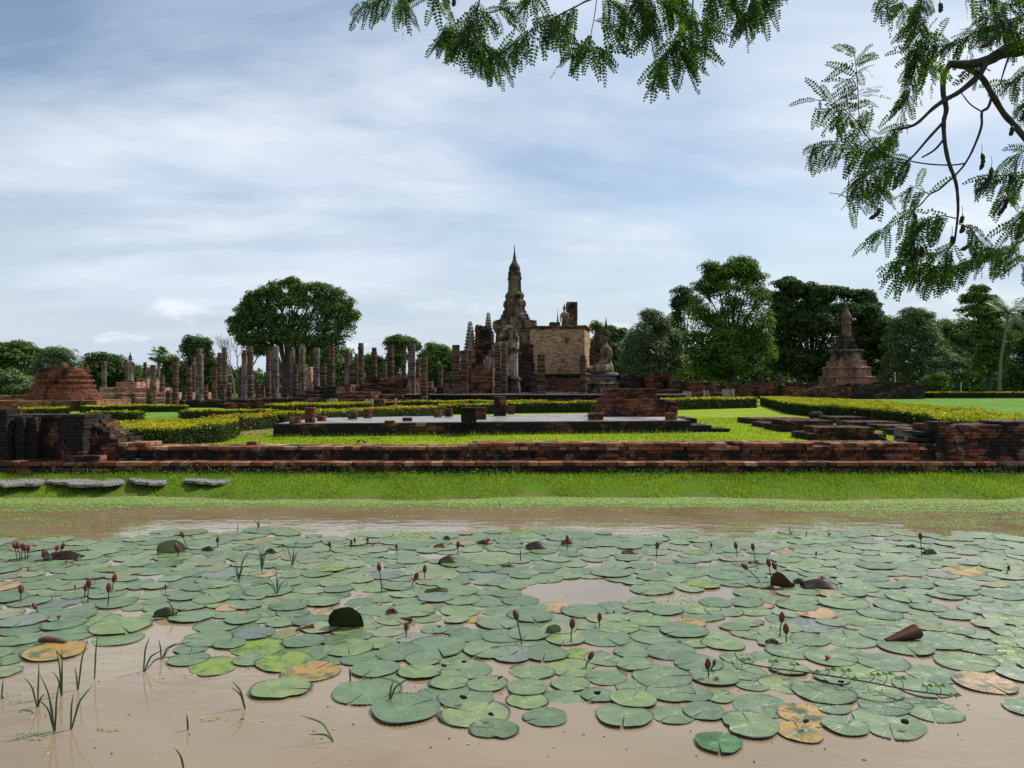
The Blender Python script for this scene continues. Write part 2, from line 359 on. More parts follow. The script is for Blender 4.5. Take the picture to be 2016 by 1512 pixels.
def water_mat():
    m, t, out = new_mat('muddy_water')
    n0 = noise_n(t, .6, 5, .6, .6, coord='Pos')
    c = ramp(t, n0, [(.32, (.195, .138, .075)), (.5, (.232, .172, .100)), (.7, (.26, .200, .124))])
    wv = noise_n(t, 5.0, 4, .5, .2, coord='Pos', stretch=(.55, 1.0, 1)); w2 = noise_n(t, 1.2, 3, .5, coord='Pos')
    a = N(t, 'ShaderNodeMath', operation='MULTIPLY'); t.links.new(wv, a.inputs[0]); t.links.new(w2, a.inputs[1])
    b = bsdf(t, out, c, .045, bump(t, a.outputs[0], .17, .05), .5); b.inputs['IOR'].default_value = 1.62; return m
M_['water'] = water_mat()
M_['path'] = brick_mat('brick_paving', [(0, (.10, .06, .04)), (1, (.3, .17, .12))], .3, 1)
def paving():
    m, t, out = new_mat('wet_dark_paving')
    n = noise_n(t, 1.1, 6, .6, .3, coord='Pos'); n2 = noise_n(t, 14, 5, .7, coord='Pos')
    c = ramp(t, n, [(.35, (.16, .15, .145)), (.6, (.30, .27, .245)), (.75, (.38, .33, .27))])
    c = mixc(t, .7, c, ramp(t, n2, [(.3, (.6, .6, .6)), (.7, (1.2, 1.2, 1.2))]), 'MULTIPLY')
    rg = ramp(t, n, [(.35, (.22,)*3), (.65, (.6,)*3)])
    bsdf(t, out, c, rg, bump(t, n2, .4, .01), .5); return m
M_['paving'] = paving()
def field_mat():
    m, t, out = new_mat('weed_covered_water')
    n = noise_n(t, 1.3, 6, .7, .2, coord='Pos'); n2 = noise_n(t, .12, 4, .6, coord='Pos')
    c = mixc(t, ramp(t, n2, [(.45, (0, 0, 0)), (.6, (1, 1, 1))]), (.10, .20, .018), (.13, .22, .05))
    c = mixc(t, .9, c, ramp(t, n, [(.3, (.55, .6, .55)), (.7, (1.3, 1.3, 1.4))]), 'MULTIPLY')
    bsdf(t, out, c, .95, bump(t, n, .8, .1), .05); return m
M_['field'] = field_mat()

# ------------------------------------------------------------------ ground and water
def gz(x, y):
    def s(a, b, v): v = min(1, max(0, (v-a)/(b-a))); return v*v*(3-2*v)
    wob = .26*math.sin(x*.7+.4)+.17*math.sin(x*1.9+1)+.08*math.sin(x*4.3)
    pond = s(3.1, 2.4, y) if y < 8 else s(13.15+wob, 15.0, y)
    base = -.5+pond*.0
    if y >= 8:
        z = -.08+.34*s(13.0+wob, 14.9, y) if y > 12.6 else -.5+.42*s(11.5, 12.6, y)
        if y > 15.9: z = .26+.24*s(15.9, 16.2, y)
    else: z = -.5+.85*s(3.3, 2.3, y)
    return z
ys = [-60, -20, -5, 0, 1.5, 2.2, 2.5, 2.8, 3.1, 3.4, 6, 9, 11, 11.6, 12.2, 12.6]+[12.8+.2*i for i in range(18)]+[16.6, 18, 22, 30, 40, 60, 90, 140, 220, 400, 800, 1600]
xs = [-900, -300, -120, -60, -40]+[-30+.75*i for i in range(81)]+[40, 60, 120, 300, 900]
gv = [(x, y, gz(x, y)) for y in ys for x in xs]; nx = len(xs)
gf = [(j*nx+i, j*nx+i+1, (j+1)*nx+i+1, (j+1)*nx+i) for j in range(len(ys)-1) for i in range(nx-1)]
tag(link('ground', np_mesh('ground', gv, gf), M_['ground'], smooth=True), kind='structure')
wm = np_mesh('pond_water', [(-300, 2.4, 0), (300, 2.4, 0), (300, 14.6, 0), (-300, 14.6, 0)], [(0, 1, 2, 3)])
tag(link('pond_water', wm, M_['water']), kind='structure')
def sheet(name, pts, z, mat):
    me = bpy.data.meshes.new(name); me.from_pydata([(x, y, z) for x, y in pts], [], [tuple(range(len(pts)))])
    return tag(link(name, me, mat), kind='structure')
sheet('weedy_moat', [(19.5, 24), (60, 22), (90, 84), (22, 84), (21.5, 45), (19.8, 34)], .504, M_['field'])
sheet('small_pond', [at(262, 830, .5)[:2], at(352, 830, .5)[:2], at(372, 812, .5)[:2], at(285, 812, .5)[:2]], .504, M_['field'])
sheet('brick_path', [at(430, 862, .5)[:2], at(540, 853, .5)[:2], at(620, 838, .5)[:2], at(540, 838, .5)[:2]], .504, M_['path'])

# ------------------------------------------------------------------ scattered flat leaf helper
def rand_quads(C, Nrm, size, asp=.6, jit=.5, fold=False):
    """one small quad per centre; normals mixed with random directions"""
    n = len(C); C = np.asarray(C); r = rng.normal(size=(n, 3)); nn = np.asarray(Nrm)+r*jit
    nn /= np.linalg.norm(nn, axis=1)[:, None]+1e-9
    a = rng.normal(size=(n, 3)); u = np.cross(nn, a); u /= np.linalg.norm(u, axis=1)[:, None]+1e-9; v = np.cross(nn, u)
    s = (np.asarray(size)*rng.uniform(.65, 1.3, n))[:, None]
    V = np.stack([C-u*s, C-v*s*asp, C+u*s, C+v*s*asp], 1).reshape(-1, 3)
    Fc = np.arange(4*n).reshape(n, 4); return V, Fc
def blades(base, h, w, lean, up=None):
    """triangular blades: base (n,3)"""
    n = len(base); a = rng.uniform(0, 2*np.pi, n); d = np.stack([np.cos(a), np.sin(a), np.zeros(n)], 1)*(np.asarray(w)*rng.uniform(.6, 1.3, n))[:, None]
    b = rng.uniform(0, 2*np.pi, n); l = (lean*np.asarray(h)*rng.uniform(0, 1, n))[:, None]
    tip = base+np.stack([np.cos(b), np.sin(b), np.zeros(n)], 1)*l; tip[:, 2] += h*rng.uniform(.6, 1.15, n)
    V = np.stack([base-d, base+d, tip], 1).reshape(-1, 3); return V, np.arange(3*n).reshape(n, 3)
def fbm(x, y, s, seed=0): return noise.fractal(Vector((x*s, y*s, seed)), 1.0, 2.0, 4)

# bank grass
n = 100000; bx = rng.uniform(-12.5, 12.5, n); by = 13.15+1.85*rng.uniform(0, 1, n)
keep = [(gz(a, b) > .0+.02*fbm(a, b, .8)) for a, b in zip(bx, by)]; bx = bx[keep]; by = by[keep]
bz = np.array([gz(a, b) for a, b in zip(bx, by)])
hh = .042+.045*np.clip((by-13.6)/1.4, 0, 1)**2+.025*np.array([max(0, fbm(a, b, 1.1, 3)) for a, b in zip(bx, by)])
V, Fc = blades(np.stack([bx, by, bz-.005], 1), hh, .0065, .7)
tag(link('bank_grass', np_mesh('bank_grass', V, Fc), M_['grass']), 'short green grass on the strip between pond and brick wall', 'grass', kind='stuff')
# weeds against the foot of the wall, with seed heads
n = 9000; bx = rng.uniform(-10.5, 12, n); by = 14.98-.42*rng.uniform(0, 1, n)**1.6
ok = [fbm(a, 0, .6, 9)*1.2+.55 > rng.uniform(0, 1)*(1.0+2*(14.98-b)) for a, b in zip(bx, by)]; bx = bx[ok]; by = by[ok]
zz = np.array([gz(a, b) for a, b in zip(bx, by)])+rng.uniform(0, .13, len(bx))
V, Fc = rand_quads(np.stack([bx, by, zz], 1), np.tile([0, -.3, 1.], (len(bx), 1)), .022, .5, .6)
tag(link('wall_foot_weeds', np_mesh('wall_foot_weeds', V, Fc), M_['weed']), 'leafy green weeds growing along the foot of the brick wall', 'weeds', kind='stuff')
mb = MB()
for i in range(230):
    x = random.uniform(-9.5, 10.5); y = random.uniform(14.55, 14.95); z = gz(x, y); h = random.uniform(.12, .30)
    if fbm(x, 0, .5, 4) < -.12: continue
    tx = random.uniform(-.04, .04); mb.tube([(x, y, z), (x+tx, y, z+h)], .0022, 3); mb.lathe([(.002, 0), (.006, .005), (.006, .012), (.002, .016)], 5, (x+tx, y, z+h), 1)
tag(mb.build('seeding_grass_stalks', [M_['weed'], M_['seed']]), 'thin stalks with pale seed heads in front of the brick wall', 'weeds', kind='stuff')
# lawn blades (behind the wall)
n = 80000; by = 16.3+19*rng.uniform(0, 1, n)**1.35; bx = rng.uniform(-.62, .62, n)*by*1.12
V, Fc = blades(np.stack([bx, by, np.full(n, .5)], 1), .028+.0006*by, .009+.0006*by, .7)
tag(link('lawn_grass', np_mesh('lawn_grass', V, Fc), M_['lawn_blades']), 'mown sunlit yellow-green lawn behind the low brick wall', 'grass', kind='stuff')

# duckweed: thousands of tiny floating fronds
def duck_density(x, y):
    px = CX+x/y*F; py = HY+CH/y*F
    f = fbm(x*.8, y*2.4, 1.3, 2)+.5*fbm(x, y*3.5, 3.5, 5)
    d = .02+max(0, f-.22)*.9 if y > 10.9 else 0
    d = max(d, min(1.2, 1.0-(12.95+.35*f-y)*2.6))                                        # shoreline band
    if px > 1420: d = max(d, (min(1, (px-1420)/330)*(.62+1.3*f+.25*(y-11.5)) if y > 10.6 else 0))
    if px < 330: d = max(d, (330-px)/330*(.55+1.2*f) if y > 10.9 else 0)
    if 9.7 < y < 10.9: d = max(d, .30+1.2*f-abs(y-10.35)*.5)
    for (cx, cy, rx, ry, a) in ((1325, 1180, 62, 24, 1.6), (560, 1290, 120, 38, .9), (480, 1255, 70, 25, .6), (60, 1450, 30, 8, 1.2), (215, 1437, 25, 4, .9), (420, 1418, 30, 4, .6), (380, 1335, 30, 8, .3),
                               (1020, 1048, 60, 7, 1.0), (810, 1060, 90, 8, .8), (1640, 1055, 80, 10, .9), (1790, 1085, 60, 14, .9), (20, 1375, 30, 10, .5), (900, 1380, 35, 20, .7), (520, 1200, 90, 20, .35)):
        q = ((px-cx)/rx)**2+((py-cy)/ry)**2
        if q < 1.5: d = max(d, a*(1.25-q)+.8*f)
    return d
pts = []
for i in range(280000):
    py = random.uniform(960, 1470); y = dist(py); x = random.uniform(-.68, .68)*y
    if i > 80000: py = random.uniform(955, 1062); y = dist(py); x = random.uniform(-.68, .68)*y
    if i > 210000: py = random.uniform(957, 992); y = dist(py); x = random.uniform(-.68, .68)*y
    d = duck_density(x, y)
    if random.random() < d: pts.append((x, y, .003))
pts = np.array(pts); ang = rng.uniform(0, 6.28, len(pts)); s = (rng.uniform(.5, 1.2, len(pts))*(.004+.0009*pts[:, 1])*np.where(pts[:, 1] > 12.2, 1.55, 1.0))[:, None]
u = np.stack([np.cos(ang), np.sin(ang), np.zeros(len(pts))], 1); v = np.stack([-np.sin(ang), np.cos(ang), np.zeros(len(pts))], 1)
pts[:, 2] += rng.uniform(0, .004, len(pts))
V = np.stack([pts-u*s, pts-v*s*.8, pts+u*s, pts+v*s*.8], 1).reshape(-1, 3)
tag(link('duckweed', np_mesh('duckweed', V, np.arange(len(V)).reshape(-1, 4)), M_['duck']), 'bright green duckweed film drifting on the muddy water', 'duckweed', kind='stuff')

mb = MB()
for i in range(260):
    py = random.uniform(1000, 1500); p = at(random.uniform(-20, 2036), py, .004); l = random.uniform(.003, .011); a = random.uniform(0, 3.14)
    mb.box((p.x, p.y, .003), (l, random.uniform(.0012, .004), .0012), a, .0008, random.choice((0, 0, 1)))
tag(mb.build('floating_debris', [M_['stem_brown'], M_['seed']]), 'tiny bits of leaf and twig drifting on the pond', 'debris', kind='stuff')

# ------------------------------------------------------------------ brick builder
def bricks(mb, cx, cy, Lx, W, z0, z1, rot=0, bl=.3, bh=.072, bd=.16, j=.008, topf=None, fill=False, off=.008, mi=0, core=True, batter=0):
    cr, sr = math.cos(rot), math.sin(rot); n = max(1, round((z1-z0)/bh)); bh = (z1-z0)/n
    def put(lx, ly, hx, hy, k):
        z = z0+(k+.5)*bh
        if topf and z > topf(lx, ly): return
        lx += random.uniform(-off, off); ly += random.uniform(-off, off)
        mb.box((cx+lx*cr-ly*sr, cy+lx*sr+ly*cr, z), (hx-max(.005, bl*.012), hy-.002, bh/2-max(.004, bh*.05)), rot+random.uniform(-.012, .012), j, mi, random.uniform(-.01, .01))
    for k in range(n):
        ins = batter*k*bh; L2 = Lx-2*ins; W2 = W-2*ins
        full = fill or k == n-1
        rows = [(-W2/2+bd/2), (W2/2-bd/2)] if not full else list(np.linspace(-W2/2+bd/2, W2/2-bd/2, max(2, int(W2/max(bd, .16)))))
        hy = bd/2 if not full else max(bd/2, (W2-bd)/(max(2, int(W2/max(bd, .16)))-1)/2)
        for ry in rows:
            x = -L2/2-random.uniform(0, bl*.6) if L2 > 2*bl else -L2/2
            while x < L2/2-.02:
                l = bl*random.uniform(.72, 1.25); xa = max(x, -L2/2); xb = min(x+l, L2/2)
                if L2/2-xb < bl*.25: xb = L2/2
                if xb-xa > .03: put((xa+xb)/2, ry, (xb-xa)/2, hy, k)
                x = xb if xb > x else x+l
        if not full:
            for sx in (-1, 1):
                y = -W2/2+bd+.002
                while y < W2/2-bd-.02:
                    l = bl*random.uniform(.72, 1.25); yb = min(y+l, W2/2-bd)
                    put(sx*(L2/2-bd/2), (y+yb)/2, bd/2, (yb-y)/2-.002, k); y = yb
    if core and not topf and not fill and Lx > 2.2*bd and W > 2.2*bd:
        ins = bd*.7; mb.add([(cx+a*(Lx/2-ins-batter*q)*cr-b*(W/2-ins-batter*q)*sr, cy+a*(Lx/2-ins-batter*q)*sr+b*(W/2-ins-batter*q)*cr, z0+(q if q else 0)) for q in (0, (z1-z0)-bh*.6) for a, b in ((-1, -1), (1, -1), (1, 1), (-1, 1))],
                       [(3, 2, 1, 0), (4, 5, 6, 7), (0, 1, 5, 4), (1, 2, 6, 5), (2, 3, 7, 6), (3, 0, 4, 7)], mi)

def ragged(base, amp, s=1.0, seed=0, ridge=None):
    def f(lx, ly): return base+amp*noise.fractal(Vector((lx*s, ly*s*.6, seed)), 1.0, 2.0, 3)+(ridge(lx) if ridge else 0)
    return f

# ------------------------------------------------------------------ the low brick wall by the pond
def pond_wall():
    root = empty('brick_wall', (0, 15, .12), 'long low aged brick wall in steps along the grassy pond bank', 'wall')
    rel = lambda mb: [setattr(mb, 'v', [(x, y-15, z-.12) for x, y, z in mb.v])]
    mb = MB(); bricks(mb, 1.0, 15.24, 25, .44, .10, .43, bl=.21, bh=.066, bd=.21, fill=True, j=.006, off=.010)
    rel(mb); mb.build('plinth', M_['brick_front'], root)
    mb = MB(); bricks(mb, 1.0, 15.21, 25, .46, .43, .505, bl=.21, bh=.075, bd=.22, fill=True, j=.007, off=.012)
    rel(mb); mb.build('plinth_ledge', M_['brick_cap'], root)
    mb = MB()
    hb = lambda lx: .05 if lx > -1.7 else (-.025 if lx > -3.4 else .0)
    bricks(mb, .9, 15.80, 18.2, .64, .49, .70, bl=.21, bh=.07, bd=.2, fill=True, j=.006, off=.012)
    rel(mb); mb.build('upper_wall', M_['brick_front'], root)
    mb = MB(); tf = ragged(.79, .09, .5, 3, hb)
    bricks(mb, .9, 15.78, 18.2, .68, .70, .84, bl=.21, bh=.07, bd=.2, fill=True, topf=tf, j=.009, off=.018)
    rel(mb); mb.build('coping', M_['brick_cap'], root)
    # higher end on the right
    mb = MB()
    xr = X(1848, 15.3)
    bricks(mb, xr+2.6, 15.85, 5.2, .9, .46, 1.27, bl=.22, bh=.07, bd=.22, fill=True, topf=ragged(1.24, .08, .8, 8), j=.007, off=.012)
    for (a, b, z) in ((1775, 1850, .84), (1800, 1850, .95), (1815, 1850, 1.06), (1836, 1850, 1.16)):
        x0, x1 = X(a, 15.5), X(b, 15.5)-.02; bricks(mb, (x0+x1)/2, 15.9, x1-x0, .6, z-.08, z, bl=.3, bh=.075, bd=.22, fill=True, j=.007, off=.02)
    rel(mb); mb.build('end_wall', M_['brick_front'], root, )
pond_wall()
def left_gate():
    root = empty('brick_pier_wall', (-9.5, 15.5, .12), 'taller crumbling brick wall with piers at the left end by the slate slabs', 'wall')
    def rel(mb): mb.v = [(x+9.5, y-15.5, z-.12) for x, y, z in mb.v]
    mb = MB(); Yf = 15.45
    x0, x1 = X(-160, Yf), X(166, Yf)
    bricks(mb, (x0+x1)/2, 16.05, x1-x0, .75, .12, 1.40, bl=.22, bh=.07, bd=.22, fill=False, topf=None, j=.007, off=.01)
    rel(mb); mb.build('wall', M_['brick_dark'], root)
    for i, (a, b, zt, yf, dd) in enumerate(((-60, 14, 1.52, 15.2, .5), (30, 47, 1.38, 15.35, .35), (52, 72, 1.36, 15.45, .25), (124, 168, 1.42, 15.25, .45))):
        mb = MB(); a, b = X(a, yf), X(b, yf)
        bricks(mb, (a+b)/2, yf+dd/2, b-a, dd-.02, .3, zt, bl=.2, bh=.07, bd=.14, fill=True, j=.007, off=.014)
        rel(mb); mb.build('pier', M_['brick_dark'], root)
    mb = MB()
    for (a, b, z0, z1, yf) in ((-180, 216, .12, .38, 14.93), (-180, 60, .38, .52, 15.03), (120, 196, .38, .62, 15.06)):
        a, b = X(a, yf), X(b, yf); bricks(mb, (a+b)/2, yf+.4, b-a, .8, z0, z1, bl=.22, bh=.075, bd=.22, fill=True, j=.007, off=.02)
    rel(mb); mb.build('plinth', M_['brick_front'], root)
    mb = MB()
    for k in range(11):
        z = .62+.075*k; b = X(262-10.2*k+random.uniform(-5, 5), 15.5); a = X(166, 15.5)
        if b-a > .05: bricks(mb, (a+b)/2, 15.95, b-a, 1.0-.03*k, z, z+.075, bl=.25, bh=.075, bd=.2, fill=True, j=.01, off=.03, core=False)
    for k in range(3):
        z = .40+.075*k; b = X(300-18*k, 15.4); a = X(166, 15.4); bricks(mb, (a+b)/2, 15.75, b-a, .8, z, z+.075, bl=.25, bh=.075, bd=.2, fill=True, j=.01, off=.03, core=False)
    rel(mb); mb.build('stepped_end', M_['brick_front'], root)
left_gate()

# slate slabs
def slab(pts, z, th, label):
    cx = sum(p[0] for p in pts)/len(pts); cy = sum(p[1] for p in pts)/len(pts); mb = MB()
    n = 28; rings = []
    poly = smooth_path([(p[0]-cx, p[1]-cy, 0) for p in pts]+[(pts[0][0]-cx, pts[0][1]-cy, 0)], 4)[:-1]
    poly = [Vector((p.x*(1+random.uniform(-.12, .08)), p.y*(1+random.uniform(-.2, .12)), 0)) for p in poly]
    for (s, zz) in ((1.0, 0), (1.01, th*.4), (.975, th*.46), (.98, th*.85), (.955, th), (.5, th)):
        rings.append([(p.x*s, p.y*s, zz+random.uniform(-.006, .006)+.03*fbm(p.x, p.y, 1.3, 2)) for p in poly])
    mb.loft(rings); mb.v = [(x+.012*fbm(x*3, y*9, 2, 1), y, z+.016*fbm(x, y, 2.2, 7)*(z > th*.3)) for x, y, z in mb.v]; tag(mb.build('stone_slab', M_['slate'], loc=(cx, cy, z)), label, 'stone slab', 'slate slabs lying on the bank')
for (a, b, yt, yb, l) in ((-15, 116, 938, 963, 'layered grey slate slab at far left below the brick piers'), (124, 272, 937, 962, 'longest grey slate slab, with dark front edge and brownish right tip'),
                          (284, 364, 938, 957, 'smooth bluish grey slate slab between two rougher ones'), (388, 482, 940, 957, 'flaky slate slab farthest right, half sunk in grass')):
    p = [at((a), (yt+yb)/2+4, .1), at(a+(b-a)*.25, yb, .1), at(a+(b-a)*.8, yb-2, .1), at(b, (yt+yb)/2, .1), at(a+(b-a)*.9, yt+2, .1), at(a+(b-a)*.35, yt, .1)]
    ym = sum(q.y for q in p)/6
    for q in p: q.y = 14.5+(q.y-ym)*.75
    slab([(q.x, q.y) for q in p], .185, .05, l)

# ------------------------------------------------------------------ front platform
def platform():
    FL = Vector((-6.85, 22.2)); FR = Vector((5.6, 24.2)); BR = Vector((5.7, 31.2)); BL = Vector((-6.7, 26.0))
    root = empty('brick_platform', (0, 24, .5), 'low blackened brick platform with grey paved top in the middle of the lawn', 'platform')
    O = Vector((0, 24))
    mb = MB()
    def side(a, b, zt=.88, d=.3):
        dv = b-a; L = dv.length; rot = math.atan2(dv.y, dv.x); c = (a+b)/2+Vector((-dv.y, dv.x))/L*d/2-O
        bricks(mb, c.x, c.y, L, d, 0, zt-.5, rot, bl=.26, bh=.055, bd=.14, fill=True, j=.004, off=.006)
    side(FL, FR); side(FR, BR); side(BR, BL); side(BL, FL)
    mb.build('retaining_wall', M_['brick_platform'], root)
    mb = MB(); q = [(FL+Vector((.1, .12))), (FR+Vector((-.12, .12))), (BR+Vector((-.12, -.12))), (BL+Vector((.12, -.12)))]
    mb.add([(p.x, p.y-24, z) for z in (.02, .395) for p in q], [(3, 2, 1, 0), (4, 5, 6, 7), (0, 1, 5, 4), (1, 2, 6, 5), (2, 3, 7, 6), (3, 0, 4, 7)])
    mb.build('paved_top', M_['paving'], root)
    for (x, y, L, W, z) in ((5.95, 25.3, .75, 1.5, .72), (6.25, 25.0, 1.3, 1.0, .62), (5.9, 27.4, .8, 2.0, .86)):
        mb = MB(); bricks(mb, x, y-24, L, W, 0, z-.5, .02, bl=.26, bh=.055, bd=.14, fill=True, j=.006); mb.build('side_step', M_['brick_platform'], root)
platform()
def altar():
    d = 27.1; x = X(1248, d); root = empty('brick_altar', (x, d+.9, .9), 'stepped reddish brick altar block standing on the right of the platform', 'altar')
    mb = MB(); bricks(mb, 0, 0, X(1311, d)-X(1186, d), 1.9, 0, .60, .0, bl=.22, bh=.05, bd=.14, j=.004); mb.build('lower_tier', M_['brick_red'], root)
    mb = MB(); bricks(mb, -.02, .1, 1.98, 1.5, .60, .66, 0, bl=.22, bh=.06, bd=.14, j=.004)
    bricks(mb, -.02, .1, 1.75, 1.35, .66, .90, 0, bl=.22, bh=.05, bd=.14, j=.006); bricks(mb, -.02, .1, 1.84, 1.45, .90, .98, 0, bl=.22, bh=.04, bd=.14, j=.004)
    mb.build('upper_tier', M_['brick_red'], root)
altar()
def stub(px, yt, yb, wpx, label, round_=True, z=.9, mat='brick_red', yoff=0):
    d = dist(yb, z); x = X(px, d); wd = wpx*d/F; h = (yb-yt)*d/F; mb = MB()
    if round_:
        nz = max(2, round(h/.055)); hz = h/nz
        for k in range(nz):
            n = 9; r = wd/2*(1 if k % 2 else .97); a0 = random.uniform(0, 1)
            for i in range(n):
                a1 = a0+2*math.pi*i/n; a2 = a0+2*math.pi*(i+.96)/n; ri = r*.2
                ro = r*random.uniform(.95, 1.02); am = (a1+a2)/2
                vs = []
                for zz in (k*hz+.003, (k+1)*hz-.003):
                    vs += [(ri*math.cos(a1), ri*math.sin(a1), zz), (ro*math.cos(a1), ro*math.sin(a1), zz), (ro*1.03*math.cos(am), ro*1.03*math.sin(am), zz), (ro*math.cos(a2), ro*math.sin(a2), zz), (ri*math.cos(a2), ri*math.sin(a2), zz)]
                mb.add(vs, [(4, 3, 2, 1, 0), (5, 6, 7, 8, 9), (0, 1, 6, 5), (1, 2, 7, 6), (2, 3, 8, 7), (3, 4, 9, 8), (4, 0, 5, 9)])
        mb.lathe([(wd/2*.9, 0), (wd/2*.9, h-.01)], 12)
    else: bricks(mb, 0, 0, wd, wd*.95, 0, h, .05, bl=min(.24, wd/2.2), bh=.055, bd=min(.14, wd/3), j=.005, fill=False)
    tag(mb.build('brick_stub', M_[mat], loc=(x, d+wd/2+yoff, z-.004)), label, 'column stub', 'brick column stubs on the low platform')
for a in ((578, 821, 836, 24, 'short wide round brick stub at the left front corner of the platform'), (608, 802, 832, 21, 'tallest round brick stub near the left corner of the platform'),
          (631, 819, 829, 18, 'dark low round stub just right of the tall left stub'), (692, 811, 825, 19, 'bulging round brick stub at the back left edge of the platform'),
          (722, 805, 823, 17, 'upright round brick stub at the back edge left of two floor slabs'), (861, 807, 821, 17, 'small round brick stub, left one of a pair at the back edge'),
          (883, 804, 820, 16, 'small round brick stub, right one of a pair at the back edge')): stub(*a)
stub(766, 828, 835, 20, 'flat brick slab lying on the paved platform left of centre', False); stub(801, 822, 829, 19, 'flat brick slab with a green tuft on the paved platform', False)
for a in ((922, 802, 832, 31, 'broad square brick stub at the front edge of the platform'), (947, 802, 826, 20, 'square brick stub just behind the broad one'),
          (984, 780, 819, 24, 'tallest square brick pillar on the platform'), (1006, 800, 816, 13, 'small square stub right of the tallest pillar')): stub(*a, round_=False)
stub(1174, 813, 827, 28, 'low front brick block left of the altar', False); stub(1178, 797, 820, 26, 'reddish brick block left of the altar behind the low one', False)
stub(1324, 813, 827, 25, 'low round brick stub at the right front corner of the platform'); stub(1325, 790, 818, 19, 'square brick stub right of the altar', False); stub(1318, 788, 812, 16, 'farther brick stub peeking out behind the right one', False)

# foundations at the right
def plinth(tiers, label, rot=0, mat='brick_front'):
    (a, b, yt, yb, dep) = tiers[0]; d = dist(yb, .5); xc = X((a+b)/2, d)
    mb = MB()
    zc = 0
    for (a, b, yt, yb2, dep) in tiers:
        h = (yb2-yt)*d/F; L = (b-a)*d/F; bricks(mb, X((a+b)/2, d)-xc, dep*.5, L, dep, zc, zc+h, rot, bl=.28, bh=.06, bd=.16, j=.007, fill=True, off=.012); zc += h-.004
    tag(mb.build('brick_plinth', M_[mat], loc=(xc, d, .498)), label, 'brick plinth', 'low brick foundations on the lawn at the right')
plinth([(1596, 1746, 854, 868, 1.5), (1614, 1722, 841, 854, 1.1)], 'two-tier low brick plinth nearest the wall left of the grey stump')
plinth([(1540, 1660, 838, 851, 1.8), (1548, 1642, 828, 838, 1.5)], 'two-tier brick plinth in the middle of the low foundations', mat='brick_platform')
plinth([(1503, 1560, 833, 843, 1.4)], 'small dark brick plinth at the front left of the foundations', mat='brick_platform')
plinth([(1475, 1600, 824, 835, 1.6)], 'long flat brick plinth at the far left of the foundations')
plinth([(1640, 1728, 821, 834, 1.5)], 'flat brick plinth at the back beneath the yellow hedge')
plinth([(1678, 1790, 831, 842, 1.4)], 'long thin brick plinth right behind the two-tier one')
plinth([(1742, 1850, 838, 849, 1.3)], 'red brick plinth right behind the grey round stump')
plinth([(1762, 1800, 846, 858, .8)], 'small broken brick plinth hidden behind the grey stump')
plinth([(1622, 1672, 818, 825, 1.0)], 'smallest brick plinth beside the dark boulder')
d = dist(871, .5); mb = MB(); r = 17*d/F
mb.lathe([(r*.97, 0), (r, .05), (r*.97, .25), (r*.99, .37), (r*.9, .40), (r*.2, .405)], 22, wob=.02)
tag(mb.build('stone_stump', M_['grey_stone'], loc=(X(1778, d), d, .498), smooth=False), 'round grey stone column stump behind the low wall', 'stone stump')
def boulder(px, yt, yb, wpx, z, label, sx=1):
    d = dist(yb, z); r = wpx*d/F/2; h = (yb-yt)*d/F; mb = MB(); n = 14; rings = []
    for k in range(8):
        t = k/7; rr = math.sin(math.pi*(.12+.86*t))**.5
        rings.append([(r*rr*math.cos(2*math.pi*i/n)*(1+.18*fbm(math.cos(i), t, 2, 3)), r*.8*rr*math.sin(2*math.pi*i/n)*(1+.2*fbm(i, t*3, 1, 5)), h*t*(1+.1*math.cos(i))) for i in range(n)])
    mb.loft(rings); tag(mb.build('boulder', M_['rock_dark'], loc=(X(px, d), d, z-.02), smooth=True), label, 'boulder')
boulder(1607, 809, 824, 30, .5, 'dark oval boulder on the lawn left of the yellow hedge'); boulder(1690, 801, 828, 40, .5, 'larger dark rock in front of the yellow hedge')
# two small dark birds on the wall
def bird(px, py, face, label):
    d = 15.75; mb = MB(); s = 1
    mb.tube([(-.055, 0, .018), (-.03, 0, .03), (0, 0, .045), (.025, 0, .062), (.035, 0, .078), (.046, 0, .082), (.062, 0, .08)], [.003, .009, .019, .017, .011, .012, .002], 8)
    mb.tube([(0, .006, .0), (0, .006, .035)], .0018, 4); mb.tube([(.004, -.006, .0), (0, -.006, .035)], .0018, 4)
    o = mb.build('bird', M_['bird'], loc=(X(px, d), d, .80), smooth=True); o.rotation_euler.z = face; tag(o, label, 'bird', 'small birds on the wall')
bird(705, 880, 0.3, 'small black bird on the wall top, left of the pair'); bird(717, 880, 2.6, 'small black bird on the wall top, right of the pair')

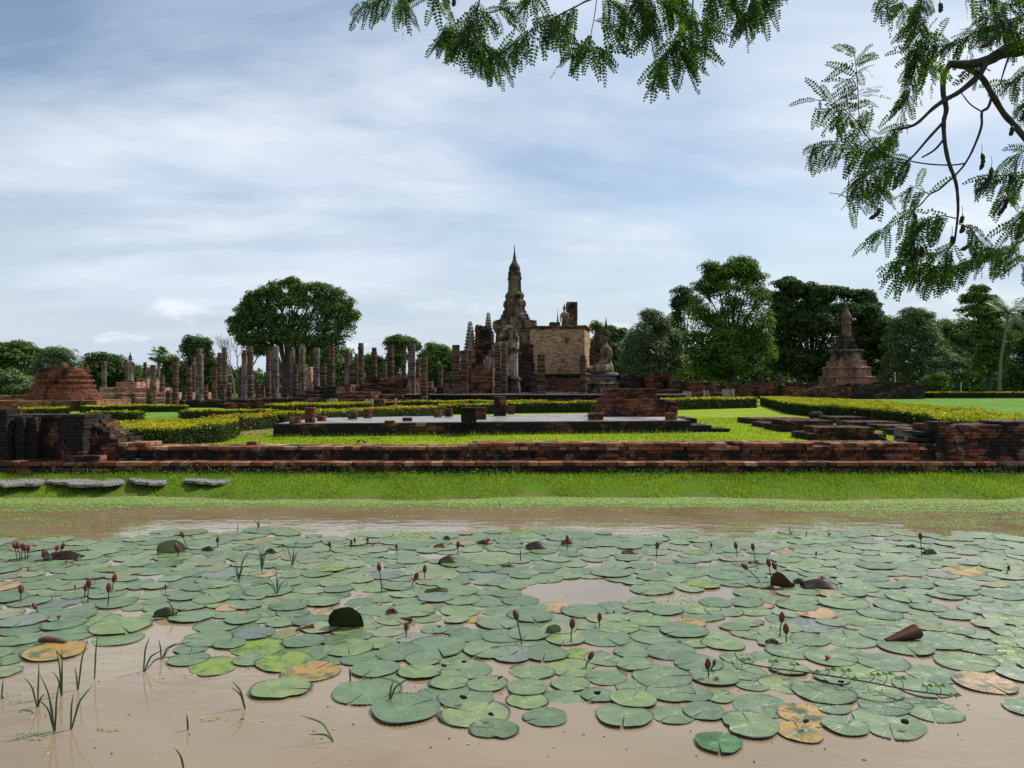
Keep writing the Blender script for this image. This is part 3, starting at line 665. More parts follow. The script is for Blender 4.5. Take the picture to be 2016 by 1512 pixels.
# ------------------------------------------------------------------ hedges
def inpoly(p, poly):
    x, y = p; c = False; j = len(poly)-1
    for i in range(len(poly)):
        if (poly[i][1] > y) != (poly[j][1] > y) and x < (poly[j][0]-poly[i][0])*(y-poly[i][1])/(poly[j][1]-poly[i][1]+1e-12)+poly[i][0]: c = not c
        j = i
    return c
def hedge(poly, h, label, flowers=.05, tip=.9, z=.5, size=None):
    ar = abs(sum(poly[i][0]*poly[(i+1) % len(poly)][1]-poly[(i+1) % len(poly)][0]*poly[i][1] for i in range(len(poly))))/2
    cx = sum(p[0] for p in poly)/len(poly); cy = sum(p[1] for p in poly)/len(poly)
    s = size or max(.020, cy*.0011); dens = min(1400, .55/(s*s))
    sgn = 1 if sum(poly[i][0]*poly[(i+1) % len(poly)][1]-poly[(i+1) % len(poly)][0]*poly[i][1] for i in range(len(poly))) > 0 else -1
    root = empty('hedge', (cx, cy, z), label, 'hedge', 'clipped hedges around the ruins')
    ht = lambda x, y: h*(1+.14*fbm(x, y, .6, 4)+.10*fbm(x, y, 3, 6))+(random.random() < .01)*random.uniform(.02, .08)
    C = []; Nn = []; T = []; Tn = []; Fl = []
    bx0, bx1 = min(p[0] for p in poly), max(p[0] for p in poly); by0, by1 = min(p[1] for p in poly), max(p[1] for p in poly)
    nt = int(ar*dens*1.3); k = 0
    while k < nt:
        x, y = random.uniform(bx0, bx1), random.uniform(by0, by1)
        if not inpoly((x, y), poly): continue
        k += 1; zt = ht(x, y)
        g = fbm(x, y, 1.7, 8)
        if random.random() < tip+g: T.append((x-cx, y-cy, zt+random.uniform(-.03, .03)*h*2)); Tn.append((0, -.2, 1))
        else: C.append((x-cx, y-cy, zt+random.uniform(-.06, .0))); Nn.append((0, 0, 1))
        if random.random() < (.4 if cy > 24 else .16)*flowers*max(0, 1+5*fbm(x, y, .8, 11)): Fl.append((x-cx, y-cy, zt+.02+random.uniform(0, .03)))
    for i in range(len(poly)):
        a = Vector(poly[i]); b = Vector(poly[(i+1) % len(poly)]); L = (b-a).length; nrm = Vector((b.y-a.y, a.x-b.x))/L*sgn
        for k in range(int(L*h*dens*1.5)):
            t = random.random(); p = a+(b-a)*t; v = random.random()
            bulge = random.uniform(-.08, .03)+.07*fbm(p.x*1.3, v*h, 2.2, 3)-.10*max(0, v-.85)/.15
            zt = ht(p.x, p.y); q = (p.x+nrm.x*bulge-cx, p.y+nrm.y*bulge-cy, v*zt)
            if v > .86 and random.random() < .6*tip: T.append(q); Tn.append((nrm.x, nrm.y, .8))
            else: C.append(q); Nn.append((nrm.x, nrm.y, .35))
            if random.random() < flowers*.12: Fl.append((q[0]+nrm.x*.03, q[1]+nrm.y*.03, q[2]))
    V, Fc = rand_quads(C, Nn, s, .6, .55); fo = link('foliage', np_mesh('foliage', V, Fc), M_['hedge_leaf'], root)
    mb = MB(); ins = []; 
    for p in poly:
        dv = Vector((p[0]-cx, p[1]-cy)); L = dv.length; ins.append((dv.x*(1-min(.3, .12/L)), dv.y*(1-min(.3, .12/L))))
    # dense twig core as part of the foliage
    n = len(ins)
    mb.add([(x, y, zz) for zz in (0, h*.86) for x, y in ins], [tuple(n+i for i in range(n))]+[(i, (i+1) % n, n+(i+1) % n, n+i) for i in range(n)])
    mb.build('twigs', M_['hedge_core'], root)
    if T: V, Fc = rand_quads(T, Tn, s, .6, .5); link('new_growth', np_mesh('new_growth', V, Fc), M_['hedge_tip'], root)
    if Fl: V, Fc = rand_quads(Fl, [(0, 0, 1)]*len(Fl), s*1.1, .8, .6); link('flowers', np_mesh('flowers', V, Fc), M_['hedge_flower'], root)['kind'] = 'stuff'
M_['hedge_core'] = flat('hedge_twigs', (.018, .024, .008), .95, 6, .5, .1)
def strip(a, b, wd):   # a,b front base points ; depth wd behind
    a = Vector(a[:2]); b = Vector(b[:2]); d = (b-a).normalized(); n = Vector((-d.y, d.x))
    return [tuple(a), tuple(b), tuple(b+n*wd), tuple(a+n*wd)]
hedge([at(185, 882, .5)[:2], at(330, 880, .5)[:2], at(440, 872, .5)[:2], at(466, 862, .5)[:2], (-8.3, 23.5), (-10.3, 22.6), (-13.6, 21.6)], .47, 'big clipped hedge with orange flowers right behind the crumbling wall end', .07, .75)
hedge(strip(at(455, 852, .5), at(556, 842, .5), 1.3), .46, 'flowering hedge beside the brick path left of the platform', .10, .6)
hedge(strip(at(165, 834, .5), at(273, 833, .5), 1.1), .44, 'short dark green hedge above the crumbling wall left of the small pond', .0, .35)
hedge(strip(at(350, 829, .5), at(546, 827, .5), 1.2), .42, 'long dark green hedge right of the small pond', .0, .45)
hedge(strip(at(158, 813, .5), at(366, 811, .5), 1.6), .36, 'yellow-green hedge at the foot of the round brick stupa', .01, .9)
hedge(strip(at(36, 822, .5), at(138, 820, .5), 1.5), .42, 'yellow-green hedge at far left below the stupa base', .02, .9)
hedge(strip(at(557, 817, .5), at(735, 812, .5), 2.2), .52, 'bright yellow-green hedge before the stepped brick ruin', .01, .9)
hedge(strip((X(556, 27), 27, 0), (X(878, 37), 37, 0), 1.2), .50, 'diagonal hedge with many orange flowers behind the platform stubs', .12, .6)
hedge(strip(at(868, 816, .5), at(1000, 815, .5), 1.2), .50, 'dark hedge behind the two small stubs of the platform', .0, .7)
hedge(strip(at(700, 805, .5), at(1080, 803, .5), 1.0), .46, 'thin long yellow hedge right before the temple terrace', .06, .85)
hedge(strip(at(1000, 814, .5), at(1192, 812, .5), 1.4), .58, 'yellow-topped hedge directly left of the brick altar', .03, .85)
hedge(strip(at(1306, 808, .5), at(1492, 803, .5), 1.6), .66, 'long dark hedge with yellow top right of the altar', .03, .85)
hedge([(18.6, 58), (14.3, 40), (13.9, 27), (12.3, 22.5), (11.5, 20.6), (12.6, 18.6), (24, 17.2), (24, 19.4), (15.2, 22.3), (15.6, 25), (16.8, 28.6), (18.6, 35), (20, 45), (20.6, 58)], .60, 'wide bright yellow hedge sweeping from the right wall to the back', .008, .97, size=.036)
hedge(strip(at(1563, 784, .5), at(1818, 783, .5), 2), .58, 'far hedge in front of the pink stupa at right', .0, .8)
hedge(strip(at(1838, 784, .5), at(2110, 783.5, .5), 2), .66, 'far hedge at the right edge before the palm', .0, .8)
hedge(strip(at(1440, 785, .5), at(1475, 785, .5), 1.5), .30, 'tiny far hedge left of its twin by the boundary stones', .0, .9)
hedge(strip(at(1490, 785, .5), at(1545, 785, .5), 1.5), .30, 'tiny far hedge nearest the pink stupa hedge', .0, .9)
# grass tufts at foot of platform
n = 2600; t_ = rng.uniform(0, 1, n); bx = -6.9+12.5*t_; by = 22.1+2.0*t_-rng.uniform(0, .12, n)
V, Fc = blades(np.stack([bx, by, np.full(n, .5)], 1), .05+.14*rng.uniform(0, 1, n)**3, .006, .6)
tag(link('platform_edge_grass', np_mesh('platform_edge_grass', V, Fc), M_['grass']), 'longer grass left uncut along the front of the platform', 'grass', kind='stuff')

# ------------------------------------------------------------------ columns of the temple halls
def column(px, yt, yb, wpx, label, grey=False, Y=None, cap=True, square=False, group='laterite columns of the temple halls', broken=False):
    wd0 = .46
    Y = Y or min(82, max(52, wd0*F/wpx)); r = wpx*Y/F/2; zt = Zp(yt, Y); z0 = max(.5, Zp(yb, Y)-.25); h = zt-z0; mb = MB()
    z = 0; n = 12 if not square else 4; dh = .33; k = 0; a0 = math.pi/4 if square else 0; q = 1.3 if square else 1
    lx = random.uniform(-.02, .02)*h*.5; jx = lambda z: lx*z/h
    while z < h-.02:
        hh = min(dh*random.uniform(.5, 1.5), h-z); t = z/h; rr = r*(1.08-.18*t)*random.uniform(.95, 1.03)*q
        if cap and z > h-.75 and z <= h-.45: rr *= 1.14
        if cap and z > h-.45: rr *= .92
        ox, oy = jx(z)+random.uniform(-.012, .012), random.uniform(-.012, .012)
        rings = []
        for (f, zz) in ((.96, .012), (1, .05), (1.0, hh-.05), (.96, hh-.012)):
            rings.append([(ox+rr*f*math.cos(a0+2*math.pi*i/n)*(1+random.uniform(-.03, .03)), oy+rr*f*math.sin(a0+2*math.pi*i/n), z+zz) for i in range(n)])
        mb.loft(rings, 0); mb.lathe([(rr*random.choice((.93, .97, 1.0, 1.015)), -.014), (rr*.95, .014)], n, (ox, oy, z), 1) if not square else mb.box((ox, oy, z), (rr*.69, rr*.69, .016), 0, 0, 1)
        z += hh; k += 1
    o = mb.build('temple_column', [M_['col_grey' if grey else 'col_brown'], M_['mortar']], loc=(X(px, Y), Y, z0))
    tag(o, label, 'column', group)
cols = [
 (88, 714, 749, 6, 'thin distant column behind the left edge of the round stupa', 0), (169, 714, 745, 6, 'short distant column just right behind the round stupa', 0),
 (205, 711, 760, 9, 'lone grey column between the round stupa and the small white statue', 1), (248, 709, 766, 7, 'slim column touching the small white statue', 0),
 (286, 713, 765, 7, 'thin dark column left of the fan palm', 0), (301, 718, 790, 12, 'grey column standing in front of the fan palm', 1), (319, 738, 796, 10, 'lower grey column right of the fan palm', 1),
 (345, 702, 794, 12, 'dark brown column standing apart right of the fan palm', 0), (373, 721, 789, 11, 'brown column just left of the broad pale plastered one', 0),
 (381, 700, 780, 8, 'dark thin column half hidden by the broad pale one', 0), (393, 686, 789, 15, 'broadest column, with pale grey plaster, at the left of the hall', 1),
 (422, 726, 789, 11, 'shorter brown column left of two tall ones', 0), (432, 694, 788, 10, 'tall banded column with narrow top, left of a capped one', 0), (443, 684, 788, 11, 'tall column with a dark cap before the bare tree', 1),
 (474, 723, 784, 11, 'shorter column leaning on the left side of a tall pair', 0), (481, 689, 784, 12, 'left column of the tall pair before the bare tree', 1), (493, 682, 784, 12.5, 'right column of the tall pair before the bare tree, tallest there', 1),
 (528, 685, 783, 11, 'brown column left of the pale one below the big tree', 0), (535, 700, 780, 8, 'reddish column squeezed between brown and pale ones', 0), (543, 681, 780, 13, 'pale plastered column below the left part of the big tree', 1),
 (575, 687, 781, 11, 'grey column with a shorter one overlapping its right side', 1), (581, 717, 783, 11, 'shorter column overlapping a grey one below the big tree', 0), (595, 679, 780, 13.5, 'tall pale column in the middle below the big tree', 1),
 (623, 684, 771, 13, 'smooth grey column right of the little niche stump', 1), (637, 716, 764, 12, 'short banded column between grey and red-brown ones', 0), (653, 681, 762, 13, 'tall red-brown column on the dark stepped ruin', 0),
 (683, 694, 774, 12, 'smooth pale column on the right part of the stepped ruin', 1), (696, 713, 770, 12, 'short brown banded column left of the tallest slim one', 0), (701, 696, 768, 8, 'pale slim column behind the short banded one', 1),
 (711, 675, 769, 12, 'tallest slim brown column at the right end of the hall', 0), (737, 684, 751, 11.5, 'column with pale bands left of the raised red terrace', 0), (770, 679, 743, 12, 'column with white bands on the raised red terrace', 0),
 (795, 683, 745, 9, 'thin dark column behind the mossy grey pillar', 0), (835, 702, 780, 14, 'stout brown column right of the mossy grey pillar', 0), (823, 708, 780, 9, 'thin column behind the stout brown one', 0),
 (867, 718, 764, 10, 'grey column before the small green trees in the gap', 1)]
stubs = [(262, 776, 800, 10, 'column stump in the row left of the fan palm'), (295, 772, 799, 12, 'thick dark stump right below the fan palm'), (332, 769, 799, 11, 'stump left of the lone dark column'), (403, 756, 790, 14, 'broad stump right of the broadest column'),
 (363, 770, 790, 10, 'small stump beneath the brown column at the left of the hall'), (437, 758, 790, 9, 'narrow stump before the banded column'), (452, 756, 789, 10, 'stump right of the dark-capped column'), (508, 752, 781, 10, 'stump right of the tall pair'), (560, 753, 786, 10, 'pillar stump with swollen top below the big tree'), (518, 760, 783, 7, 'thin stump beside the stump right of the tall pair')]
for (a, b, c, d, l, g) in cols: column(a, b, c, d, l, bool(g))
for (a, b, c, d, l) in stubs: column(a, b, c, d, l, False, Y=53, cap=False, group='broken column stumps in front of the hall')
for (a, b, c, d, l) in ((898, 679, 781, 17, 'wide square brick pillar at the left front of the temple'), (914, 693, 780, 15, 'square pillar with pale plaster patches against the orange shrine'), (881, 738, 781, 13, 'low square pillar left of the wide temple pillar'),
                        (980, 680, 780, 13, 'pillar with white joints right of the orange shrine'), (1066, 697, 779, 17, 'dark pillar with white joints before the tan brick building')):
    column(a, b, c, d, l, False, Y=57, cap=False, square=True, group='square pillars in front of the temple')
column(993, 675, 780, 12, 'smooth reddish round column before the stucco tower', False, Y=56); column(1148, 700, 778, 14, 'round dark column with capital at the corner of the tan building', False, Y=56)
column(810, 675, 780, 15, 'ruined mossy grey pillar with a slit, left of the gap', True, Y=56, square=True)
column(757, 712, 743, 10, 'small pointed stump on the raised red terrace', True, Y=75, cap=False)
column(1500, 733, 757, 5, 'small distant column under the bright green tree', False, Y=88, cap=False); column(1535, 732, 760, 6, 'small distant column under the dark spreading tree', False, Y=88, cap=False)
column(1052, 735, 779, 12, 'low broken pillar left of the dark pillar with white joints', False, Y=58, cap=False, square=True)

# ------------------------------------------------------------------ terraces and ruins
def ruin(name, cat, label, parts, mat='brick_red', bl=.5, bh=.14, group=None, amp=0):
    """parts: (pxl, pxr, ytop, Y, depth) -> stacked brick masses standing on the lawn"""
    Y0 = parts[0][3]; xc = X((parts[0][0]+parts[0][1])/2, Y0); mb = MB()
    for p in parts:
        (a, b, yt, Y, dep) = p[:5]; zb = p[5] if len(p) > 5 else .5; zt = Zp(yt, Y); L = X(b, Y)-X(a, Y)
        tf = ragged(zt-.5, amp, .5, a*.1) if amp else None
        bricks(mb, X((a+b)/2, Y)-xc, Y+dep/2-Y0, L, dep, zb-.5, zt-.5+(amp if amp else 0), 0, bl=bl, bh=bh, bd=.28, j=.02, topf=tf, fill=bool(amp) and dep < 3, off=.03)
    o = mb.build(name, M_[mat], loc=(xc, Y0, .5)); return tag(o, label, cat, group)
ruin('brick_terrace', 'terrace', 'long dark brick terrace carrying the columns at left', [(352, 640, 788, 51, 26), (430, 500, 795, 50, 1)], 'brick_platform')
ruin('brick_steps', 'brick steps', 'red brick steps in the middle of the left terrace', [(455, 512, 786, 49.5, 1.4), (505, 566, 784, 49, 1.9), (440, 600, 793, 48.6, .9)], 'brick_red')
ruin('stepped_ruin', 'ruin', 'dark stepped brick ruin behind the heart-shaped boundary stone', [(568, 662, 783, 49, 1.0), (582, 662, 776, 50, 1), (600, 662, 769, 51, 1), (618, 662, 761, 52, 4)], 'brick_black')
ruin('stepped_ruin', 'ruin', 'broad red stepped brick ruin right of the dark one', [(600, 644, 787, 48, .9), (662, 756, 786, 48.2, 1.0), (664, 740, 778, 49.2, 1.0), (664, 730, 772, 50.2, 6), (664, 690, 757, 55, 3)], 'brick_red')
ruin('raised_terrace', 'terrace', 'raised red brick terrace left of the mossy grey pillar', [(716, 806, 745, 57, 10), (722, 800, 755, 56, 1), (716, 806, 766, 54.5, 1.5), (725, 792, 776, 53, 1.5), (700, 800, 787, 51.5, 1.5)], 'brick_red')
ruin('ruined_wall', 'ruin', 'broken orange brick corner right of the stout brown column', [(828, 856, 762, 56.5, 1.5), (828, 850, 750, 56.8, 1.2)], 'brick_orange', amp=.25)
ruin('temple_terrace', 'terrace', 'long low dark terrace with pale edge below the temple', [(795, 1350, 777.5, 53, 40)], 'brick_black', bl=.7)
tb = MB(); tb.box((0, 0, 0), (X(1330, 53)-X(795, 53), .26, .04), j=0); 
def slabs(a, b, y, Y, label):
    mb = MB(); x = X(a, Y); 
    while x < X(b, Y):
        l = random.uniform(.8, 1.6); mb.box((x+l/2-X(a, Y), 0, 0), (l/2-.01, .35, .035), 0, .01); x += l
    o = mb.build('stone_coping', M_['slate'], loc=(X(a, Y), Y+.25, Zp(y, Y)+.03)); tag(o, label, 'coping')
slabs(798, 1180, 777.6, 52.7, 'pale flat coping slabs along the terrace edge below the temple'); slabs(1290, 1345, 777.6, 52.7, 'short run of pale coping slabs right of the altar')
ruin('brick_steps', 'brick steps', 'small dark brick steps before the gap left of the temple', [(855, 884, 788, 51.5, 1)], 'brick_black')
ruin('brick_steps', 'brick steps', 'dark brick steps rising inside the gap left of the temple', [(858, 874, 763, 59, 3), (855, 878, 770, 57, 2)], 'brick_black')
ruin('low_wall', 'ruin', 'low mottled brick blocks under the terrace left of the tallest pillar', [(800, 868, 786, 52.2, .5), (895, 960, 787, 52.2, .5), (1010, 1180, 787, 52.2, .5)], 'brick_orange')

# ------------------------------------------------------------------ main lotus-bud chedi
def redented(r, k=.62, k2=.82):
    q = [(1, k), (k2, k), (k2, k2), (k, k2), (k, 1)]
    pts = []
    for t in range(4):
        c, s = (1, 0, -1, 0)[t], (0, 1, 0, -1)[t]
        for (a, b) in q: pts.append(((a*c-b*s)*r, (a*s+b*c)*r))
    return pts
def rprof(mb, prof, c=(0, 0, 0), rot=0, jz=0, k=.62, k2=.82):
    rings = []; cr, sr = math.cos(rot), math.sin(rot)
    for (r, z) in prof: rings.append([(c[0]+x*cr-y*sr, c[1]+x*sr+y*cr, c[2]+z) for x, y in redented(r, k, k2)])
    mb.loft(rings)
def steps(r0, z0, r1, z1, n, lip=.04):
    out = []
    for i in range(n):
        t = i/n; r = r0+(r1-r0)*t; z = z0+(z1-z0)*t; z2 = z0+(z1-z0)*(i+1)/n; dz = z2-z
        out += [(r, z), (r, z+dz*.55), (r*(1+lip), z+dz*.6), (r*(1+lip), z+dz*.92), (r*.985, z+dz*.97)]
    return out
def main_chedi():
    Y = 88; s = Y/F; x = X(1013, Y); g = .5; H = lambda py: Zp(py, Y)-g
    root = empty('lotus_bud_stupa', (x, Y, g), 'tall dark stupa with lotus-bud spire rising above the temple', 'stupa', rz=R(12))
    mb = MB(); rprof(mb, [(46*s, 0), (46*s, H(760)), (42*s, H(758)), (42*s, H(745)), (38*s, H(743)), (38*s, H(730)), (34*s, H(728))]); mb.build('base', M_['stucco_dark'], root)
    mb = MB(); rprof(mb, [(36*s, H(729)), (34*s, H(700)), (36*s, H(698)), (37*s, H(676)), (34*s, H(674)), (33*s, H(655)), (36*s, H(653)), (36*s, H(650)), (38*s, H(648)), (39*s, H(640)), (37*s, H(639))], k=.7, k2=.86); mb.build('tower_body', M_['stucco_chedi'], root)
    mb = MB(); rprof(mb, [(39*s, H(639.5)), (39*s, H(632)), (27*s, H(631.5))]+[(27*s, H(631)), (27*s, H(626)), (25*s, H(625)), (24.5*s, H(620)), (22*s, H(618)), (19*s, H(612)), (18*s, H(606)), (20*s, H(603)), (20.5*s, H(599)), (19.5*s, H(594)), (17.5*s, H(592)), (15.5*s, H(588)), (17*s, H(585)), (17*s, H(581)), (15*s, H(578)), (13.5*s, H(575))])
    for k in range(16):     # rows of small niches on the receding storeys
        for (rr, yy, hh) in ((22.5, 616, 6), (20, 601, 5), (17, 583, 4)):
            a = 2*math.pi*k/16; mb.box((rr*s*.98*math.cos(a), rr*s*.98*math.sin(a), H(yy)), (1.5*s, 1.5*s, hh*s*.6), a, .02)
    mb.build('tiered_storeys', M_['stucco_chedi'], root)
    mb = MB(); rprof(mb, [(12.5*s, H(576)), (11.6*s, H(573)), (11*s, H(552)), (12.5*s, H(551)), (12.5*s, H(548)), (11.5*s, H(546)), (11.5*s, H(541))], k=.72, k2=.88); mb.build('shaft', M_['stucco_chedi'], root)
    mb = MB(); mb.lathe([(11.5*s, H(541.5)), (11.8*s, H(536)), (11*s, H(533)), (11.2*s, H(528)), (10*s, H(524)), (7.5*s, H(520)), (5*s, H(515.5)), (3.4*s, H(511)), (2.8*s, H(508))], 24)
    for k in range(12): a = 2*math.pi*k/12; mb.lathe([(2.6*s, 0), (2.6*s, 3*s), (1.2*s, 6*s), (.2*s, 8*s)], 5, (10.6*s*math.cos(a), 10.6*s*math.sin(a), H(541)))
    mb.build('lotus_bud', M_['stucco_chedi'], root, smooth=False)
    mb = MB(); mb.lathe([(2.9*s, H(508.5)), (3.2*s, H(506)), (2.2*s, H(504)), (2.3*s, H(502)), (1.5*s, H(498)), (1.0*s, H(490)), (.35*s, H(481.5))], 12); mb.build('spire', M_['stucco_dark'], root)
main_chedi()
def mondop():
    Y = 80; root = empty('brick_shrine', (X(1107.5, Y), Y+3.2, .5), 'large tan brick shrine with cornice right of the tall stupa', 'shrine', rz=R(-12)); H = lambda py: Zp(py, Y)-.5
    L = 5.85; D = 5.2
    mb = MB(); bricks(mb, 0, 0, L, D, H(736), H(648), 0, bl=.42, bh=.13, bd=.25, j=.012, off=.018, batter=.015); mb.build('wall', M_['brick_tan'], root)
    mb = MB(); bricks(mb, 0, 0, L*.985+.0, D-.15, H(648), H(643), 0, bl=.5, bh=.2, bd=.3, j=.01); bricks(mb, 0, 0, L+.3, D+.3, H(643), H(640), 0, bl=.5, bh=.15, bd=.4, j=.01); mb.build('cornice', M_['brick_orange'], root)
    mb = MB(); bricks(mb, 0, 0, L+.8, D+.8, 0, H(756), 0, bl=.5, bh=.16, bd=.3, j=.02); bricks(mb, 0, 0, L+.5, D+.5, H(756), H(744), 0, bl=.5, bh=.16, bd=.3, j=.02, mi=0); mb.build('plinth', M_['brick_orange'], root)
    mb = MB(); bricks(mb, 0, 0, L+.62, D+.62, H(744), H(736), 0, bl=.5, bh=.16, bd=.3, j=.03, off=.05); mb.build('moulding', M_['brick_black'], root)
mondop()
ruin('brick_pier', 'brick pier', 'tall tapering brick pier standing above the tan shrine', [(1117, 1137, 594, 92, 2.6)], 'brick_orange', bl=.4)
ruin('dark_tower', 'tower', 'soot black square brick tower between stupa and tan shrine', [(1021, 1050, 678, 74, 4), (1018, 1053, 714, 73.5, 1), (1008, 1056, 757, 71, 4)], 'brick_black')
# orange shrine on the left with its two pinnacles
def left_shrine():
    Y = 66; s = Y/F; root = empty('ruined_shrine', (X(938, Y), Y, .5), 'crumbling orange brick shrine with two banded white pinnacles', 'shrine', rz=R(-4)); H = lambda py: Zp(py, Y)-.5
    xx = lambda px: X(px, Y)-X(938, Y)
    mb = MB(); bricks(mb, 0, 1.6, 64*s, 3.2, 0, H(700), 0, bl=.4, bh=.12, bd=.25, j=.025, off=.04)
    bricks(mb, 0, 1.6, 67*s, 3.35, H(700), H(690), 0, bl=.4, bh=.12, bd=.3, j=.03, off=.06); mb.build('wall', M_['brick_orange'], root)
    mb = MB(); n = 14
    bricks(mb, xx(952), 1.7, 30*s, 2.0, H(690), H(640), 0, bl=.35, bh=.12, bd=.25, j=.03, off=.06, fill=True, topf=lambda lx, ly: H(640)-abs(lx)*.9+.3*fbm(lx, ly, 1.2, 2))
    bricks(mb, xx(938), 1.9, 12*s, 1.4, H(690), H(636), 0, bl=.3, bh=.12, bd=.25, j=.03, off=.05, fill=True, topf=lambda lx, ly: H(640)+.4*fbm(lx, ly, 1.8, 5)); mb.build('upper_brickwork', M_['brick_red'], root)
    for (px, y0, y1, r0, l) in ((921, 690, 630, 13, 'white pinnacle with flat top'), (958, 662, 612, 10.5, 'white pointed pinnacle')):
        prof = []; nt_ = 9
        for k in range(nt_):
            t = k/nt_; r = r0*s*(1-.72*t**.9); z = H(y0)+(H(y1)-H(y0))*t; dz = (H(y1)-H(y0))/nt_
            prof += [(r*1.10, z), (r*1.16, z+dz*.3), (r*.90, z+dz*.5), (r*.82, z+dz*.95)]
        prof += [(r0*s*.2, H(y1))]; mb = MB(); mb.lathe(prof, 14, (xx(px), 1.6, 0), wob=.03); mb.build('pinnacle', M_['stucco_white'], root)
    mb = MB(); rings = []
    for z in (-.06, .0): rings.append([(xx(961)+.42*math.cos(a)*(1+.2*math.sin(3*a)), -.0+z, H(715)+.62*math.sin(a)) for a in [2*math.pi*i/14 for i in range(14)]])
    mb.loft([rings[1], rings[0]]); mb.build('plaster_patch', M_['stucco_white'], root)
left_shrine()
def stucco_tower():
    Y = 64; s = Y/F; root = empty('stucco_tower', (X(999, Y), Y+1.4, .5), 'ornate ruined tower with white stucco niche and knobbly dark top', 'tower', rz=R(-8)); H = lambda py: Zp(py, Y)-.5
    mb = MB(); rprof(mb, [(25*s, 0), (25*s, H(762)), (23*s, H(760)), (23*s, H(750)), (25*s, H(748)), (25*s, H(744)), (20*s, H(740))]); mb.build('base', M_['stucco_dark'], root)
    mb = MB(); rprof(mb, [(20*s, H(741)), (19.5*s, H(722)), (19.5*s, H(690)), (22*s, H(686)), (22.5*s, H(672))], k=.66, k2=.84)
    for k in range(4):
        a = k*math.pi/2
        for o in (-.62, -.2, .2, .62):
            cx, cy = 19.3*s, o*17*s; mb.box((cx*math.cos(a)-cy*math.sin(a), cx*math.sin(a)+cy*math.cos(a), (H(740)+H(690))/2), (1.3*s, 1.6*s, 24*s), a, .01)
    mb.build('niche_walls', M_['stucco_white'], root)
    mb = MB(); random.seed(4)
    rprof(mb, [(22.5*s, H(672.5)), (22*s, H(660)), (20*s, H(658)), (18*s, H(648)), (14*s, H(646)), (11*s, H(641)), (7*s, H(638))])
    for i in range(420):
        a = random.uniform(0, 6.28); z = random.uniform(H(700), H(641)); t = (z-H(690))/(H(643)-H(690)); r = (22.5-6*t)*s; m = max(abs(math.cos(a)), abs(math.sin(a)))
        q = random.uniform(.8, 2.4)*s; mb.box((r*math.cos(a)/m*.94, r*math.sin(a)/m*.94, z), (q, q*1.2, q*.45), random.uniform(0, 1), .06)
    mb.build('carved_top', M_['stucco_mix'], root)
M_['stucco_mix'] = stucco('mottled_stucco', (.36, .26, .19), (.05, .032, .026), 1.7, .56, False)
stucco_tower()
ruin('ruined_wall', 'ruin', 'red brick back wall behind the seated statue', [(1166, 1186, 683, 76, 3), (1174, 1190, 654, 78, 2), (1166, 1180, 700, 75, 1)], 'brick_red', bl=.4)
ruin('ruined_wall', 'ruin', 'dark hollow brick ruins right of the seated statue', [(1222, 1252, 737, 62, 2), (1250, 1275, 745, 62, 2), (1232, 1262, 752, 61, 1)], 'brick_black', amp=.3)
ruin('ruined_niche', 'ruin', 'brick ruin with dark opening right of the seated statue', [(1272, 1286, 737, 61, 2.5), (1284, 1320, 735, 62.5, 1.5), (1318, 1324, 737, 61, 2.5), (1272, 1324, 770, 60, 3)], 'brick_red', amp=.12)
ruin('ruined_wall', 'ruin', 'low crumbled brick heap between the niche ruin and the trees', [(1322, 1352, 750, 66, 3)], 'brick_black', amp=.4)
ruin('low_wall', 'ruin', 'flat dark brick block in front of the niche ruin', [(1300, 1340, 768, 58, 2)], 'brick_black', amp=.2)
ruin('low_ruin', 'ruin', 'low red brick base left of the bright green tree trunks', [(1362, 1408, 752, 78, 4), (1358, 1412, 762, 76, 4), (1350, 1430, 772, 74, 3)], 'brick_red')
ruin('low_wall', 'ruin', 'long low dark brick wall below the dark spreading trees', [(1430, 1560, 760, 84, 3), (1470, 1530, 756, 86, 3), (1545, 1680, 762, 82, 3), (1565, 1600, 755, 84, 3)], 'brick_red', amp=.3)
ruin('low_wall', 'ruin', 'low dark brick wall right of the pink stupa', [(1680, 1820, 757, 82, 4), (1745, 1810, 752, 86, 4)], 'brick_black', amp=.25)

